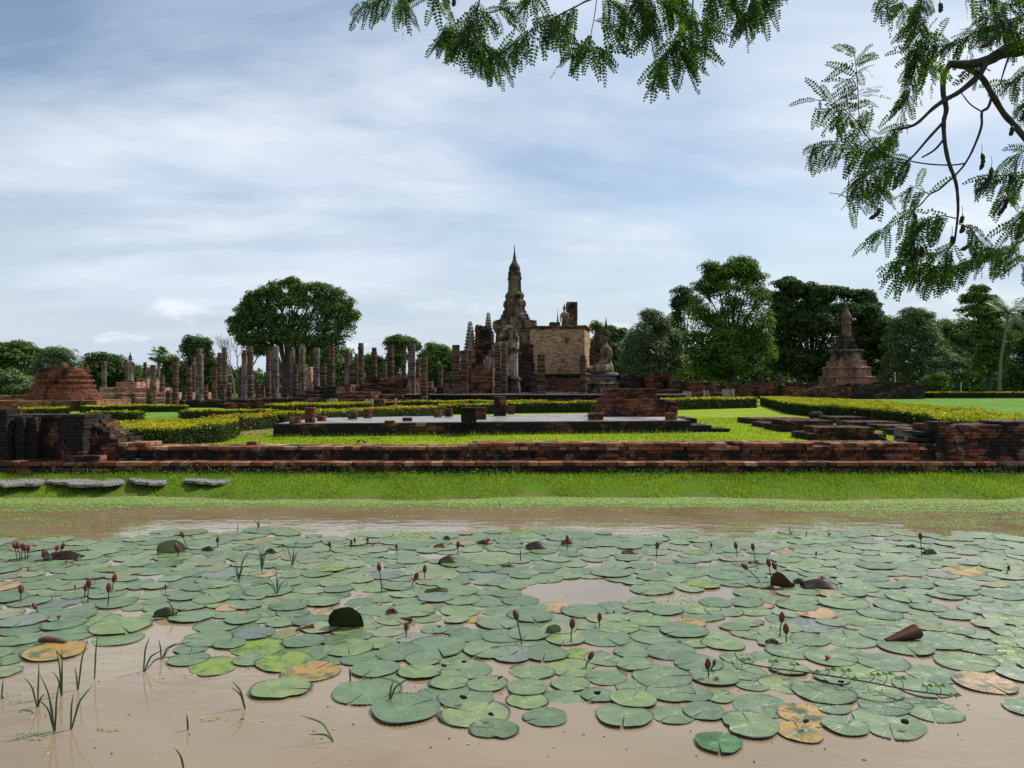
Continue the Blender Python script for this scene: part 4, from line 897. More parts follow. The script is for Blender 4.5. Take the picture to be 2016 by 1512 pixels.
# ------------------------------------------------------------------ pink stepped stupa on the right
def right_stupa():
    Y = 92; s = Y/F; x = X(1666, Y); root = empty('stepped_stupa', (x, Y, .5), 'pinkish stepped stupa with bud top before the dark trees at right', 'stupa', rz=R(-6)); H = lambda py: Zp(py, Y)-.5
    mb = MB(); rprof(mb, [(46*s, 0), (46*s, H(758)), (43*s, H(757)), (43*s, H(745)), (44.5*s, H(744)), (44.5*s, H(742)), (38*s, H(741)), (37*s, H(727)), (39*s, H(726)), (39*s, H(724)), (32*s, H(722)), (30*s, H(714)), (31*s, H(712)), (28*s, H(711))], k=.75, k2=.88); mb.build('stepped_base', M_['stucco_pink'], root)
    mb = MB(); rprof(mb, [(27*s, H(711.5)), (25.5*s, H(706)), (24*s, H(704)), (24*s, H(696)), (27*s, H(694)), (28*s, H(690)), (24*s, H(689))], k=.75, k2=.88); mb.build('square_storey', M_['stucco_chedi'], root)
    mb = MB(); rprof(mb, [(22*s, H(689.5)), (18*s, H(688)), (18*s, H(681)), (15*s, H(680)), (15.5*s, H(671)), (12*s, H(668)), (12.5*s, H(662)), (10*s, H(658))]); mb.build('tiers', M_['stucco_dark'], root)
    mb = MB(); mb.lathe([(9.8*s, H(658.5)), (9*s, H(655)), (8.4*s, H(640)), (9.6*s, H(639)), (9.6*s, H(636)), (8.4*s, H(634.5)), (8.4*s, H(629))], 14); mb.build('shaft', M_['stucco_brown'], root)
    mb = MB(); mb.lathe([(8.6*s, H(629.5)), (9.4*s, H(627)), (9.2*s, H(623)), (8*s, H(619)), (5.6*s, H(614)), (3.6*s, H(610)), (2.6*s, H(608)), (3.2*s, H(607)), (2.2*s, H(605.5)), (2.4*s, H(604)), (1.5*s, H(602)), (.3*s, H(593))], 20); mb.build('lotus_bud', M_['stucco_brown'], root)
right_stupa()
# ------------------------------------------------------------------ round brick stupa at left
def bell():
    Y = 44; s = Y/F; x = X(137, Y+3.2); root = empty('round_brick_stupa', (x, Y+2.6, .5), 'squat round red brick stupa in ringed tiers on a square base', 'stupa'); H = lambda py: Zp(py, Y+2)-.5
    s2 = (Y+2)/F
    def rings(mb, prof, bl=.27):
        z = prof[0][1]; zt = prof[-1][1]; bh = .085
        while z < zt-.02:
            for i in range(len(prof)-1):
                if prof[i][1] <= z <= prof[i+1][1]+1e-6: t = (z-prof[i][1])/max(1e-6, prof[i+1][1]-prof[i][1]); r = prof[i][0]+(prof[i+1][0]-prof[i][0])*t; break
            n = int(2*math.pi*r/bl); a0 = random.random()
            for k in range(n):
                a = a0+2*math.pi*k/n; q = r+random.uniform(-.018, .018); mb.box(((q-.16)*math.cos(a), (q-.16)*math.sin(a), z+bh/2), (.16, math.pi*r/n-.008, bh/2-.007), a, .006)
            z += bh
        mb.lathe([(max(.05, r_-.16), z_) for r_, z_ in prof], 32)
    mb = MB(); rings(mb, [(68*s2, H(790)), (66*s2, H(782)), (63*s2, H(776)), (57*s2, H(768)), (54*s2, H(763))]); mb.build('lower_tiers', M_['brick_stupa'], root)
    mb = MB(); rings(mb, [(57*s2, H(763)), (57*s2, H(759)), (50*s2, H(757)), (49*s2, H(753)), (54*s2, H(752)), (54*s2, H(749)), (47*s2, H(747)), (46.5*s2, H(744)), (51*s2, H(743)), (51*s2, H(740)), (45*s2, H(737))]); mb.build('ringed_mouldings', M_['brick_stupa'], root)
    mb = MB(); rings(mb, [(45.5*s2, H(737)), (46*s2, H(731)), (43*s2, H(727)), (30*s2, H(725))]); mb.lathe([(43*s2, H(729)), (30*s2, H(726)), (6*s2, H(724)), (5*s2, H(716)), (1.5*s2, H(713))], 24, wob=.05); mb.build('drum', M_['brick_stupa'], root)
    mb = MB(); bricks(mb, 0, -.4, 6.2, 5.4, 0, H(787.5), R(7), bl=.3, bh=.085, bd=.2, j=.008, off=.012); mb.build('square_base', M_['brick_orange'], root)
bell()
ruin('low_wall', 'ruin', 'low brick wall at far left beside the round stupa', [(-60, 70, 778, 50, 1.5), (-60, 40, 790, 46, 1)], 'brick_orange')
ruin('ruined_hall', 'ruin', 'tiered brick hall base below the small white statue', [(196, 345, 774, 66, 8), (196, 300, 763, 70, 4), (228, 268, 752, 72, 5), (270, 290, 745, 74, 3), (240, 345, 783, 62, 3)], 'brick_pink')
ruin('niche_stump', 'ruin', 'small stepped stucco stump between columns below the big tree', [(600, 616, 752, 66, 1.2), (602, 613, 738, 66.2, 1), (603, 612, 722, 66.4, .8), (600, 616, 764, 65.5, 1.5)], 'brick_pink', bl=.3)

# ------------------------------------------------------------------ statues
def blob(mb, c, r, n=10):
    rings = []
    for k in range(1, n):
        t = math.pi*k/n; rings.append([(c[0]+r[0]*math.sin(t)*math.cos(2*math.pi*i/14), c[1]+r[1]*math.sin(t)*math.sin(2*math.pi*i/14), c[2]-r[2]*math.cos(t)) for i in range(14)])
    mb.loft(rings)
def fuse(o, vox=.05, it=6):
    m = o.modifiers.new('fuse', 'REMESH'); m.mode = 'VOXEL'; m.voxel_size = vox; m.use_smooth_shade = True
    s = o.modifiers.new('soften', 'SMOOTH'); s.factor = .6; s.iterations = it
def head_parts(mb, hb, z, s, x0=0):
    """face toward -x; head centre height z"""
    blob(mb, (x0, 0, z), (.40*s, .34*s, .46*s)); mb.tube([(x0-.36*s, 0, z+.12*s), (x0-.47*s, 0, z-.06*s), (x0-.36*s, 0, z-.1*s)], [.03*s, .065*s, .05*s], 8)
    blob(mb, (x0-.33*s, 0, z-.22*s), (.10*s, .12*s, .05*s)); blob(mb, (x0-.28*s, 0, z-.36*s), (.12*s, .13*s, .10*s))
    for q in (-1, 1):
        mb.tube([(x0+.04*s, q*.35*s, z+.10*s), (x0+.02*s, q*.37*s, z-.1*s), (x0-.02*s, q*.33*s, z-.42*s)], [.06*s, .07*s, .05*s], 8)
        blob(mb, (x0-.33*s, q*.14*s, z+.07*s), (.06*s, .08*s, .035*s))
    blob(hb, (x0+.08*s, 0, z+.16*s), (.42*s, .39*s, .42*s)); blob(hb, (x0+.08*s, 0, z+.52*s), (.22*s, .22*s, .22*s))
    for i in range(90):
        a = random.uniform(0, 6.28); e = random.uniform(-.1, 1.4); v = (math.cos(a)*math.cos(e), math.sin(a)*math.cos(e), math.sin(e))
        if v[0] < -.55 and v[2] < .45: continue
        blob(hb, (x0+.08*s+.42*s*v[0], .39*s*v[1], z+.16*s+.42*s*v[2]), (.05*s,)*3, 5)
    hb.lathe([(.15*s, 0), (.13*s, .12*s), (.16*s, .16*s), (.10*s, .35*s), (.06*s, .65*s), (.015*s, 1.0*s)], 10, (x0+.08*s, 0, z+.68*s))
def seated():
    Y = 62; s = Y/F; root = empty('seated_statue', (X(1196, Y), Y+1.6, Zp(733, Y)), 'large seated stone statue in profile facing left, hand on knee', 'statue', rz=R(8))
    mb = MB(); hb = MB()
    # torso
    mb.loft([[(cx+rx*math.cos(a), ry*math.sin(a), z) for a in [2*math.pi*i/18 for i in range(18)]] for (cx, rx, ry, z) in
             ((.10, .62, .85, .02), (.14, .55, .78, .4), (.14, .40, .60, .85), (.12, .42, .66, 1.25), (.08, .46, .78, 1.65), (.08, .42, .84, 1.95), (.10, .28, .55, 2.15), (.08, .18, .2, 2.28), (.04, .17, .19, 2.5))])
    for q in (-1, 1):
        mb.tube([(.1, q*.55, .28), (-.55, q*1.05, .30), (-1.12, q*1.15, .24)], [.42, .38, .30], 14)           # thigh
        mb.tube([(-1.12, q*1.15, .22), (-1.25, q*.6, .18), (-1.15, -q*.35, .26)], [.28, .24, .17], 12)                 # shin folded
        mb.tube([(.1, q*.72, 2.0), (.12, q*.93, 1.75), (.14, q*1.05, 1.35), (.06, q*1.08, .98)], [.20, .25, .22, .19], 12)
    mb.tube([(.06, 1.08, .98), (-.35, .7, .72), (-.72, .25, .60)], [.19, .16, .12], 12); blob(mb, (-.85, .08, .58), (.22, .16, .08))      # left hand in lap
    mb.tube([(.06, -1.08, .98), (-.45, -1.08, .82), (-.95, -1.05, .62)], [.19, .16, .12], 12)
    for i, dy in enumerate((-.12, -.04, .04, .12)): mb.tube([(-1.02, -1.05+dy, .60), (-1.25, -1.05+dy, .46), (-1.36, -1.05+dy, .22-.03*abs(i-1.5))], [.05, .045, .03], 6)
    mb.tube([(-1.0, -.92, .58), (-1.12, -.82, .46)], [.05, .03], 6)
    head_parts(mb, hb, 2.92, .98, .0)
    o = mb.build('body', M_['statue_stone'], root); fuse(o, .05, 3)
    o = hb.build('hair_and_flame', M_['statue_head'], root); fuse(o, .035, 1)
    ped = empty('statue_pedestal', (X(1194, Y), Y+1.6, .5), 'lotus-ringed stone pedestal under the seated statue', 'pedestal', rz=R(8)); H = lambda py: Zp(py, Y)-.5
    mb = MB(); e = lambda r, z: [(r*math.cos(a), r*.95*math.sin(a), z) for a in [2*math.pi*i/32 for i in range(32)]]
    mb.loft([e(1.15, H(748)), e(1.2, H(746)), e(1.08, H(742)), e(1.18, H(740)), e(1.20, H(735)), e(1.1, H(733))])
    for k in range(28): a = 2*math.pi*k/28; blob(mb, (1.15*math.cos(a), 1.1*math.sin(a), H(738.5)), (.12, .12, .09), 6)
    mb.build('lotus_ring', M_['grey_stone'], ped)
    mb = MB(); rprof(mb, [(1.62, 0), (1.62, H(768)), (1.5, H(767)), (1.45, H(758)), (1.55, H(756)), (1.5, H(754)), (1.28, H(753)), (1.2, H(748))], k=.8, k2=.9); mb.build('base_block', M_['stucco_chedi'], ped)
seated()
def standing(px, ytop, ybase, Y, label, rz):
    s = Y/F; Hh = (ybase-ytop)*s; k = Hh/6.0; root = empty('standing_statue', (X(px, Y), Y, Zp(ybase, Y)), label, 'statue', 'standing white statues', rz=rz)
    mb = MB(); hb = MB()
    mb.loft([[((cx+rx*math.cos(a))*k, ry*math.sin(a)*k, z*k) for a in [2*math.pi*i/16 for i in range(16)]] for (cx, rx, ry, z) in
             ((0, .5, .8, 0), (0, .42, .62, .6), (0, .42, .62, 1.6), (0, .38, .55, 2.4), (0, .42, .66, 3.0), (0, .42, .78, 3.6), (0, .28, .5, 3.85), (0, .16, .18, 3.95), (0, .16, .18, 4.2))])
    for q in (-1, 1): mb.tube([(0, q*.7*k, 3.6*k), (0, q*.86*k, 2.9*k), (-.05*k, q*.85*k, 2.2*k), (-.08*k, q*.8*k, 1.8*k)], [.18*k, .17*k, .13*k, .1*k], 8)
    head_parts(mb, hb, 4.5*k, .85*k)
    o = mb.build('body', M_['stucco_white'], root); fuse(o, .06*k, 2)
    o = hb.build('hair_and_flame', M_['stucco_dark'], root); fuse(o, .05*k, 1)
standing(256, 690, 750, 74, 'small white statue with dark head and pointed flame at far left', R(90)); standing(1111, 594, 652, 90, 'white statue with tall flame behind the tan shrine, beside the brick pier', R(60))
def small_finial(px, yt, yb, w, Y, label, mat):
    s = Y/F; H = lambda py: Zp(py, Y); mb = MB(); h = (yb-yt)*s
    mb.lathe([(w*1.6*s, 0), (w*1.6*s, h*.08), (w*.6*s, h*.1), (w*.62*s, h*.3), (w*.4*s, h*.36), (w*.45*s, h*.42), (w*.25*s, h*.6), (.06*s, h)], 12)
    tag(mb.build('stupa_finial', M_[mat], loc=(X(px, Y), Y, Zp(yb, Y))), label, 'finial')
small_finial(1098, 606, 641, 3, 86, 'thin pointed finial on the roof edge of the tan shrine', 'stucco_chedi')
ruin('brick_block', 'ruin', 'low dark brick block on the roof of the tan shrine', [(1083, 1103, 634, 84, 2, Zp(641, 84))], 'brick_black', bl=.3, bh=.1)
# boundary stones
def sema(px, yt, yb, wpx, Y, label, heart=False):
    h = (yb-yt)*Y/F; wd = wpx*Y/F; mb = MB(); out = []
    prof = [(.3, 0), (.36, .15), (.46, .55), (.5, .78), (.42, .92), (.2, 1.0 if not heart else .96), (0, 1.0 if not heart else .9)]
    L = [(-a*wd, z*h) for a, z in prof]+[(a*wd, z*h) for a, z in reversed(prof[:-1])]
    mb.loft([[(x, y, z) for x, z in L] for y in (-.09, .09)]); tag(mb.build('boundary_stone', M_['slate'], loc=(X(px, Y), Y, Zp(yb, Y))), label, 'boundary stone', 'boundary stones before the ruins')
sema(655, 784, 803, 18, 46, 'broad heart-shaped grey boundary stone before the dark stepped ruin', True); sema(731, 785, 802, 8, 46.5, 'slim pale boundary stone before the red stepped ruin'); sema(721, 786, 801, 8, 47, 'darker boundary stone left of the slim pale one')
sema(779, 784, 800, 5, 48, 'thin upright boundary stone below the raised terrace'); sema(1350, 770, 784, 14, 56, 'broad pale boundary stone right of the altar'); sema(1359, 771, 783, 5, 57, 'thin stone right beside the broad pale one')
sema(1387, 768, 783, 5, 57, 'slim pointed stone left of the forked one'); sema(1394, 769, 783, 4, 58, 'thin dark stone right of the slim pointed one'); sema(1430, 766, 784, 17, 58, 'broadest dark boundary stone under the bright green tree'); sema(1443, 765, 784, 6, 56.5, 'white pointed boundary stone under the bright green tree')
for (px, yt, yb, Y, l) in ((1762, 733, 758, 98, 'thin white post right of the pink stupa'), (1892, 754, 772, 98, 'short white post under the trees at right')):
    mb = MB(); hp = (yb-yt)*Y/F; mb.lathe([(.07, 0), (.055, .06), (.05, hp-.1), (.075, hp-.09), (.075, hp-.02), (.02, hp)], 8); tag(mb.build('post', M_['white_paint'], loc=(X(px, Y), Y, Zp(yb, Y))), l, 'post')

# ------------------------------------------------------------------ trees
def tree(name, label, Y, trunk_px, lobes, mat='leaf_mid', leaf=.24, dens=1.0, depth=.8, group='trees behind the ruins', gap=.0, flat_=1.0, trunk_r=.45, trunk_mat='wood', base_z=.5, ybase=None, seed=0, flatn=.45, fill=.9):
    random.seed(seed+int(trunk_px)); s = Y/F; x0 = X(trunk_px, Y); root = empty(name, (x0, Y, base_z), label, 'tree', group)
    L = []; lobes = list(lobes); rs = random.Random(int(trunk_px)); base_l = list(lobes)
    for q in range(int(len(base_l)*fill)):
        a = rs.choice(base_l); b = min((l for l in base_l if l is not a), key=lambda l: abs(l[0]-a[0])+abs(l[1]-a[1])+rs.uniform(0, 60)); lobes.append(((a[0]+b[0])/2, (a[1]+b[1])/2+4, (a[2]+b[2])*.45, (a[3]+b[3])*.5))
    for (px, py, rx, ry) in lobes:
        L.append((Vector((X(px, Y)-x0, random.uniform(-.5, .5)*rx*s*depth, Zp(py, Y)-base_z)), rx*s, ry*s))
    C = []; Nn = []
    for (c, rx, rz) in L:
        ry = rx*depth; rm = min(rx, rz)
        ns = int(26*dens*(rx/rm)**.6)
        for k in range(ns):
            v = rng.normal(size=3); v /= np.linalg.norm(v)
            if v[2] < -.2 and random.random() < .4: v[2] *= -1
            if v[1] > .3 and random.random() < .6: v[1] *= -1
            if random.random() < gap: continue
            rr = random.uniform(.45, .95); sc_ = (c.x+v[0]*rx*rr, c.y+v[1]*ry*rr, c.z+v[2]*rz*rr)
            sr = random.uniform(.20, .36)*rm+.30
            nl = int(min(260, 16+6.5*dens*(sr/leaf)**2))
            u = rng.normal(size=(nl, 3)); u /= np.linalg.norm(u, axis=1)[:, None]; u[:, 2] = np.where((u[:, 2] < 0) & (rng.uniform(0, 1, nl) < .6), -u[:, 2], u[:, 2])
            rad = sr*(rng.uniform(.35, 1.0, nl)**.5*1.12)[:, None]; p = np.array(sc_)+u*rad*np.array([1.12, 1.12, .82*flat_])
            C.append(p); q = u*.8+v*.35; q[:, 2] += flatn; Nn.append(q)
    C = np.concatenate(C); Nn = np.concatenate(Nn)
    V, Fc = rand_quads(C, Nn, leaf*.56, .62, .42); link('crown', np_mesh('crown', V, Fc), M_[mat], root)
    mb = MB(); zt = min(l[0].z for l in L); top = Vector((random.uniform(-.3, .3), 0, max(1.2, zt*.75)))
    mb.tube(smooth_path([(0, 0, -.1), (.1, 0, top.z*.5), top], 4), [trunk_r*(1.25-.35*i/8) for i in range(9)], 9)
    mb.build('trunk', M_[trunk_mat], root)
    mb = MB()
    for (c, rx, rz) in L[:len(base_l)]:
        m = Vector((top.x*.62+c.x*.38, c.y*.4, top.z*.36+c.z*.64-.1*rz)); pp = smooth_path([top-Vector((0, 0, .2)), m, c], 4); mb.tube(pp, [max(.025, trunk_r*.34*(1-i/9.0)) for i in range(len(pp))], 6)
        for k in range(4):
            v = Vector((random.uniform(-1, 1)*rx, random.uniform(-1, .6)*rx*depth, random.uniform(-.2, 1)*rz))*.8; mb.tube([m.lerp(c, .6), c+v*.5+Vector((0, 0, -.1)), c+v], [trunk_r*.2, trunk_r*.12, .02], 5)
    mb.build('limbs', M_[trunk_mat], root)
tree('spreading_tree', 'big broad tree rising behind the left columns', 92, 562, [(545, 568, 18, 14), (572, 560, 16, 13), (520, 580, 20, 15), (498, 590, 20, 16), (600, 575, 20, 16), (633, 570, 22, 14), (660, 583, 20, 15), (685, 603, 16, 16), (697, 625, 12, 14), (550, 592, 30, 20), (585, 600, 28, 20), (625, 598, 28, 20), (660, 612, 26, 20),
     (510, 610, 28, 20), (480, 618, 18, 12), (466, 632, 16, 11), (470, 655, 18, 14), (495, 640, 24, 18), (530, 635, 30, 20), (570, 635, 32, 22), (610, 638, 32, 22), (650, 642, 30, 22), (684, 640, 16, 20), (480, 672, 14, 10), (510, 665, 24, 14), (545, 668, 28, 16), (590, 675, 34, 20), (635, 680, 34, 24), (668, 672, 22, 24),
     (505, 690, 14, 10), (530, 690, 16, 10), (620, 715, 34, 22), (655, 715, 32, 30), (600, 705, 24, 14), (682, 712, 20, 26), (660, 748, 34, 22), (695, 740, 20, 28), (625, 745, 20, 18)], 'leaf_mid', .24, gap=.14, fill=.5, trunk_r=.55)
tree('leafy_tree', 'upright dark tree left of the bare tree', 96, 392, [(385, 675, 24, 16), (372, 690, 16, 14), (405, 680, 12, 12), (390, 705, 28, 24), (410, 725, 22, 24), (375, 735, 24, 26), (420, 750, 20, 18), (395, 755, 30, 20)], 'leaf_dark', .22, gap=.05, trunk_r=.3)
tree('leafy_tree', 'small green tree right behind the fan palm', 100, 338, [(335, 715, 18, 16), (350, 725, 16, 18), (330, 745, 24, 22), (352, 755, 18, 18)], 'leaf_mid', .22, trunk_r=.25)
tree('rain_tree', 'flat-topped tree at far left edge', 120, 30, [(0, 685, 30, 12), (45, 682, 30, 11), (25, 700, 40, 14), (70, 695, 20, 12), (-30, 700, 40, 20), (60, 715, 40, 20), (100, 725, 30, 22), (5, 720, 30, 20), (120, 745, 40, 22)], 'leaf_mid', .28, trunk_r=.5, flat_=.7)
tree('feathery_tree', 'pale feathery tree behind the round stupa', 112, 120, [(110, 700, 30, 18), (135, 705, 25, 18), (100, 720, 35, 20), (140, 728, 24, 22), (85, 735, 30, 25)], 'leaf_dusty', .22, gap=.15, trunk_r=.3)
tree('feathery_tree', 'low pale green tree at the left edge above the low wall', 80, 10, [(10, 745, 50, 16), (-20, 758, 50, 20), (50, 758, 34, 14), (30, 775, 40, 14), (70, 770, 20, 10)], 'leaf_dusty', .2, dens=1.1, trunk_r=.25, seed=3)
tree('domed_tree', 'low domed tree behind the small white statue', 118, 215, [(205, 708, 34, 14), (180, 722, 28, 18), (235, 718, 32, 18), (262, 735, 22, 16), (210, 735, 50, 24), (175, 748, 30, 20), (255, 752, 30, 18)], 'leaf_dark', .28, trunk_r=.4, flat_=.8)
tree('leafy_tree', 'open-crowned tree above the raised red terrace', 100, 785, [(772, 676, 16, 13), (800, 675, 20, 12), (786, 668, 12, 8), (818, 684, 10, 9), (782, 692, 16, 14), (790, 705, 18, 14), (778, 704, 14, 14), (775, 715, 16, 14), (760, 735, 26, 22), (735, 712, 22, 12), (720, 735, 26, 28), (740, 750, 30, 20)], 'leaf_mid', .22, gap=.1, trunk_r=.25)
tree('leafy_tree', 'bright rounded tree left of the wide temple pillar', 98, 862, [(850, 688, 16, 12), (868, 695, 20, 14), (838, 705, 16, 14), (885, 705, 14, 14), (855, 718, 30, 20), (885, 730, 20, 24), (850, 745, 28, 22), (880, 758, 24, 18)], 'leaf_bright', .22, gap=.08, trunk_r=.25)
tree('leafy_tree', 'small light tree seen between the shrine and the seated statue', 104, 1195, [(1172, 645, 11, 11), (1185, 660, 16, 16), (1200, 655, 13, 13), (1180, 675, 20, 16), (1180, 690, 26, 26), (1210, 690, 22, 30), (1225, 660, 10, 12), (1228, 720, 26, 34), (1200, 740, 40, 26)], 'leaf_bright', .22, gap=.08, trunk_r=.25)
tree('leafy_tree', 'dusty grey-green tree right of the seated statue', 100, 1290, [(1285, 625, 22, 18), (1300, 645, 28, 22), (1262, 660, 26, 24), (1245, 690, 26, 28), (1290, 685, 40, 30), (1325, 680, 26, 30), (1262, 725, 44, 26), (1318, 728, 40, 28)], 'leaf_dusty', .22, gap=.05, trunk_r=.3)
tree('tall_tree', 'dark tree half hidden left behind the bright green one', 120, 1350, [(1342, 580, 22, 14), (1355, 600, 26, 20), (1335, 610, 14, 14), (1330, 660, 26, 36), (1345, 715, 34, 34)], 'leaf_dark', .26, gap=.08, trunk_r=.35)
tree('tall_tree', 'tallest bright green tree right of the statue', 95, 1442, [(1400, 530, 20, 16), (1460, 522, 32, 16), (1425, 545, 34, 22), (1480, 550, 28, 22), (1385, 570, 24, 20), (1440, 585, 50, 34), (1495, 590, 22, 30), (1375, 620, 26, 26), (1420, 635, 48, 34), (1485, 640, 38, 36), (1370, 670, 24, 28), (1430, 690, 56, 34), (1490, 695, 34, 34), (1385, 722, 30, 20), (1440, 730, 50, 18)], 'leaf_bright', .24, dens=1.0, trunk_r=.55)
tree('rain_tree', 'huge dark spreading tree behind the pink stupa', 110, 1600, [(1545, 562, 30, 14), (1585, 572, 34, 16), (1640, 578, 40, 16), (1690, 585, 34, 16), (1715, 602, 18, 12), (1540, 590, 30, 22), (1528, 620, 22, 26), (1525, 680, 24, 40), (1735, 655, 30, 22), (1755, 700, 30, 30), (1600, 640, 60, 30), (1600, 605, 54, 26), (1670, 620, 50, 26), (1715, 640, 34, 24), (1550, 645, 44, 40), (1620, 660, 54, 44), (1690, 670, 50, 40), (1740, 680, 34, 34), (1545, 710, 44, 40), (1610, 720, 50, 34), (1690, 725, 60, 30)], 'leaf_dark', .28, dens=1.5, trunk_r=.6, flat_=.7)
tree('leafy_tree', 'grey-green tree with pale tufts right of the pink stupa', 104, 1815, [(1790, 622, 26, 14), (1820, 625, 18, 12), (1775, 645, 24, 18), (1810, 650, 36, 24), (1770, 690, 34, 34), (1830, 690, 46, 34), (1880, 705, 30, 24), (1840, 728, 50, 26), (1885, 740, 24, 18), (1770, 730, 34, 30)], 'leaf_dusty', .22, trunk_r=.35)
tree('leafy_tree', 'soft blue-green tree left of the coconut palm', 122, 1885, [(1860, 645, 26, 16), (1895, 645, 24, 18), (1875, 670, 40, 28), (1910, 685, 30, 28), (1900, 715, 40, 28)], 'leaf_mid', .26, trunk_r=.35)
tree('tall_tree', 'tall layered tree between the soft tree and the palm', 108, 1945, [(1925, 572, 20, 10), (1905, 590, 22, 10), (1945, 595, 24, 14), (1915, 615, 34, 14), (1955, 625, 30, 18), (1935, 650, 40, 22), (1965, 680, 34, 34), (1940, 720, 30, 24)], 'leaf_bright', .25, trunk_r=.35, flat_=.7)
tree('tall_tree', 'dark tree at the right edge behind the palm', 112, 2015, [(2010, 640, 30, 24), (2040, 620, 40, 40), (2020, 690, 44, 40), (2000, 740, 50, 30), (2060, 720, 60, 60)], 'leaf_dark', .26, trunk_r=.4)
tree('shrub', 'light green bush under the trees right of the pink stupa', 96, 1838, [(1825, 752, 12, 10), (1845, 748, 16, 12), (1838, 760, 20, 10)], 'leaf_bright', .16, trunk_r=.08)
# far mass of trees
C = []; Nn = []
for i in range(1150):
    px = random.uniform(-260, 2300); Y = random.uniform(135, 175)
    if 1060 < px < 1160: pass
    top = 738+9*math.sin(px*.011)+7*math.sin(px*.037+2)-(22 if px > 1230 else 0)-(10 if px < 420 else 0)
    zc = Zp(random.uniform(top, 772), Y); nl = 150
    u = rng.normal(size=(nl, 3)); u /= np.linalg.norm(u, axis=1)[:, None]; p = np.array([X(px, Y), Y, max(zc, 1.2)])+u*np.array([2.6, 2.2, 1.2])*rng.uniform(.6, 1.1, nl)[:, None]; C.append(p); q = u.copy(); q[:, 2] += .5; Nn.append(q)
C = np.concatenate(C); V, Fc = rand_quads(C, np.concatenate(Nn), .30, .65, .4)
tag(link('woodland', np_mesh('woodland', V, Fc), M_['leaf_dark']), 'far band of dark woodland behind the ruins', 'woodland', kind='stuff')
# shade-side trunks under the canopy at right
def bare_tree():
    Y = 98; random.seed(5); x0 = X(470, Y); root = empty('bare_tree', (x0, Y, .5), 'leafless pale tree with fine branches behind the tall column pair', 'tree', 'trees behind the ruins')
    mb = MB(); tw = MB()
    def grow(p, d, l, r, k):
        q = p+d*l; (mb if k < 2 else tw).tube([p, p.lerp(q, .5)+Vector((random.uniform(-.1, .1)*l*.5, 0, 0)), q], [r, r*.85, r*.7], 5 if k < 3 else 3)
        if k >= 6: return
        for j in range(random.choice((2, 2, 3))):
            e = (d+Vector((random.uniform(-.55, .55), random.uniform(-.5, .5), random.uniform(.0, .35)))).normalized(); grow(q, e, l*random.uniform(.62, .82), r*.62, k+1)
    for dx in (-.35, .1, .5): grow(Vector((dx*1.5, 0, 0)), Vector((dx*.35, 0, 1)).normalized(), 2.4, .13, 0)
    mb.build('trunk', M_['palm_trunk'], root); tw.build('twigs', M_['palm_trunk'], root)
bare_tree()
def frond(mb, o, d, L, droop, n=14, w=.35, up=.4):
    d = Vector(d).normalized(); pts = [o+d*(L*t)+Vector((0, 0, up*L*t-droop*L*t*t)) for t in [i/n for i in range(n+1)]]
    mb.tube(pts, [.03*(1-.8*i/n) for i in range(n+1)], 4)
    side = d.cross(Vector((0, 0, 1))).normalized()
    for i in range(1, n+1):
        p = pts[i]; wl = w*L*math.sin(math.pi*min(.97, (i/n)*.85+.1))
        for q in (-1, 1):
            for dt in (0, .5):
                p2 = p.lerp(pts[i-1], dt); tip = p2+side*q*wl+(pts[i]-pts[i-1]).normalized()*wl*.5+Vector((0, 0, -.35*wl)); ww = (pts[i]-pts[i-1]).normalized()*L/n*.18
                mb.add([p2-ww, p2+ww, tip], [(0, 1, 2)])
def palms():
    Y = 94; root = empty('coconut_palm', (X(1968, Y), Y, .5), 'tall coconut palm with slender trunk at the right edge', 'palm'); hz = Zp(618, Y)-.5; tx = X(1984, Y)-X(1968, Y)
    mb = MB(); mb.tube(smooth_path([(0, 0, -.1), (.1, 0, hz*.4), (tx*.75, 0, hz*.8), (tx, 0, hz)], 4), [.20-.007*i for i in range(13)], 8); mb.build('trunk', M_['palm_trunk'], root)
    mb = MB(); random.seed(3)
    for k in range(22):
        a = 2.399*k; e = random.uniform(.0, 1.5); frond(mb, Vector((tx, 0, hz)), (math.cos(a), math.sin(a), .1), random.uniform(1.9, 2.7), random.uniform(.5, 1.1)+(.3 if e < .5 else -.2), up=e)
    mb.build('fronds', M_['palm_leaf'], root)
    Y = 96; root = empty('fan_palm', (X(312, Y), Y, .5), 'fan palm with round bristly crown among the left columns', 'palm'); hz = Zp(700, Y)-.5
    mb = MB(); mb.tube([(0, 0, -.1), (.05, 0, hz*.5), (0, 0, hz)], [.22, .18, .18], 8); mb.build('trunk', M_['palm_trunk'], root)
    mb = MB()
    for k in range(34):
        v = rng.normal(size=3); v /= np.linalg.norm(v); v[2] = v[2]*.8+.15; v = Vector(v); o = Vector((0, 0, hz)); c = o+v*.75; mb.tube([o, c], .02, 3)
        u = v.cross(Vector((.1, .2, 1))).normalized()
        for j in range(-7, 8):
            a = j*.19; dd = (v*math.cos(a)+u*math.sin(a)); tip = c+dd*.75+Vector((0, 0, -.12)); ww = u*.05; mb.add([c-ww*.3, c+dd*.4-ww, tip, c+dd*.4+ww], [(0, 1, 2, 3)])
    mb.build('fronds', M_['palm_leaf'], root)
palms()

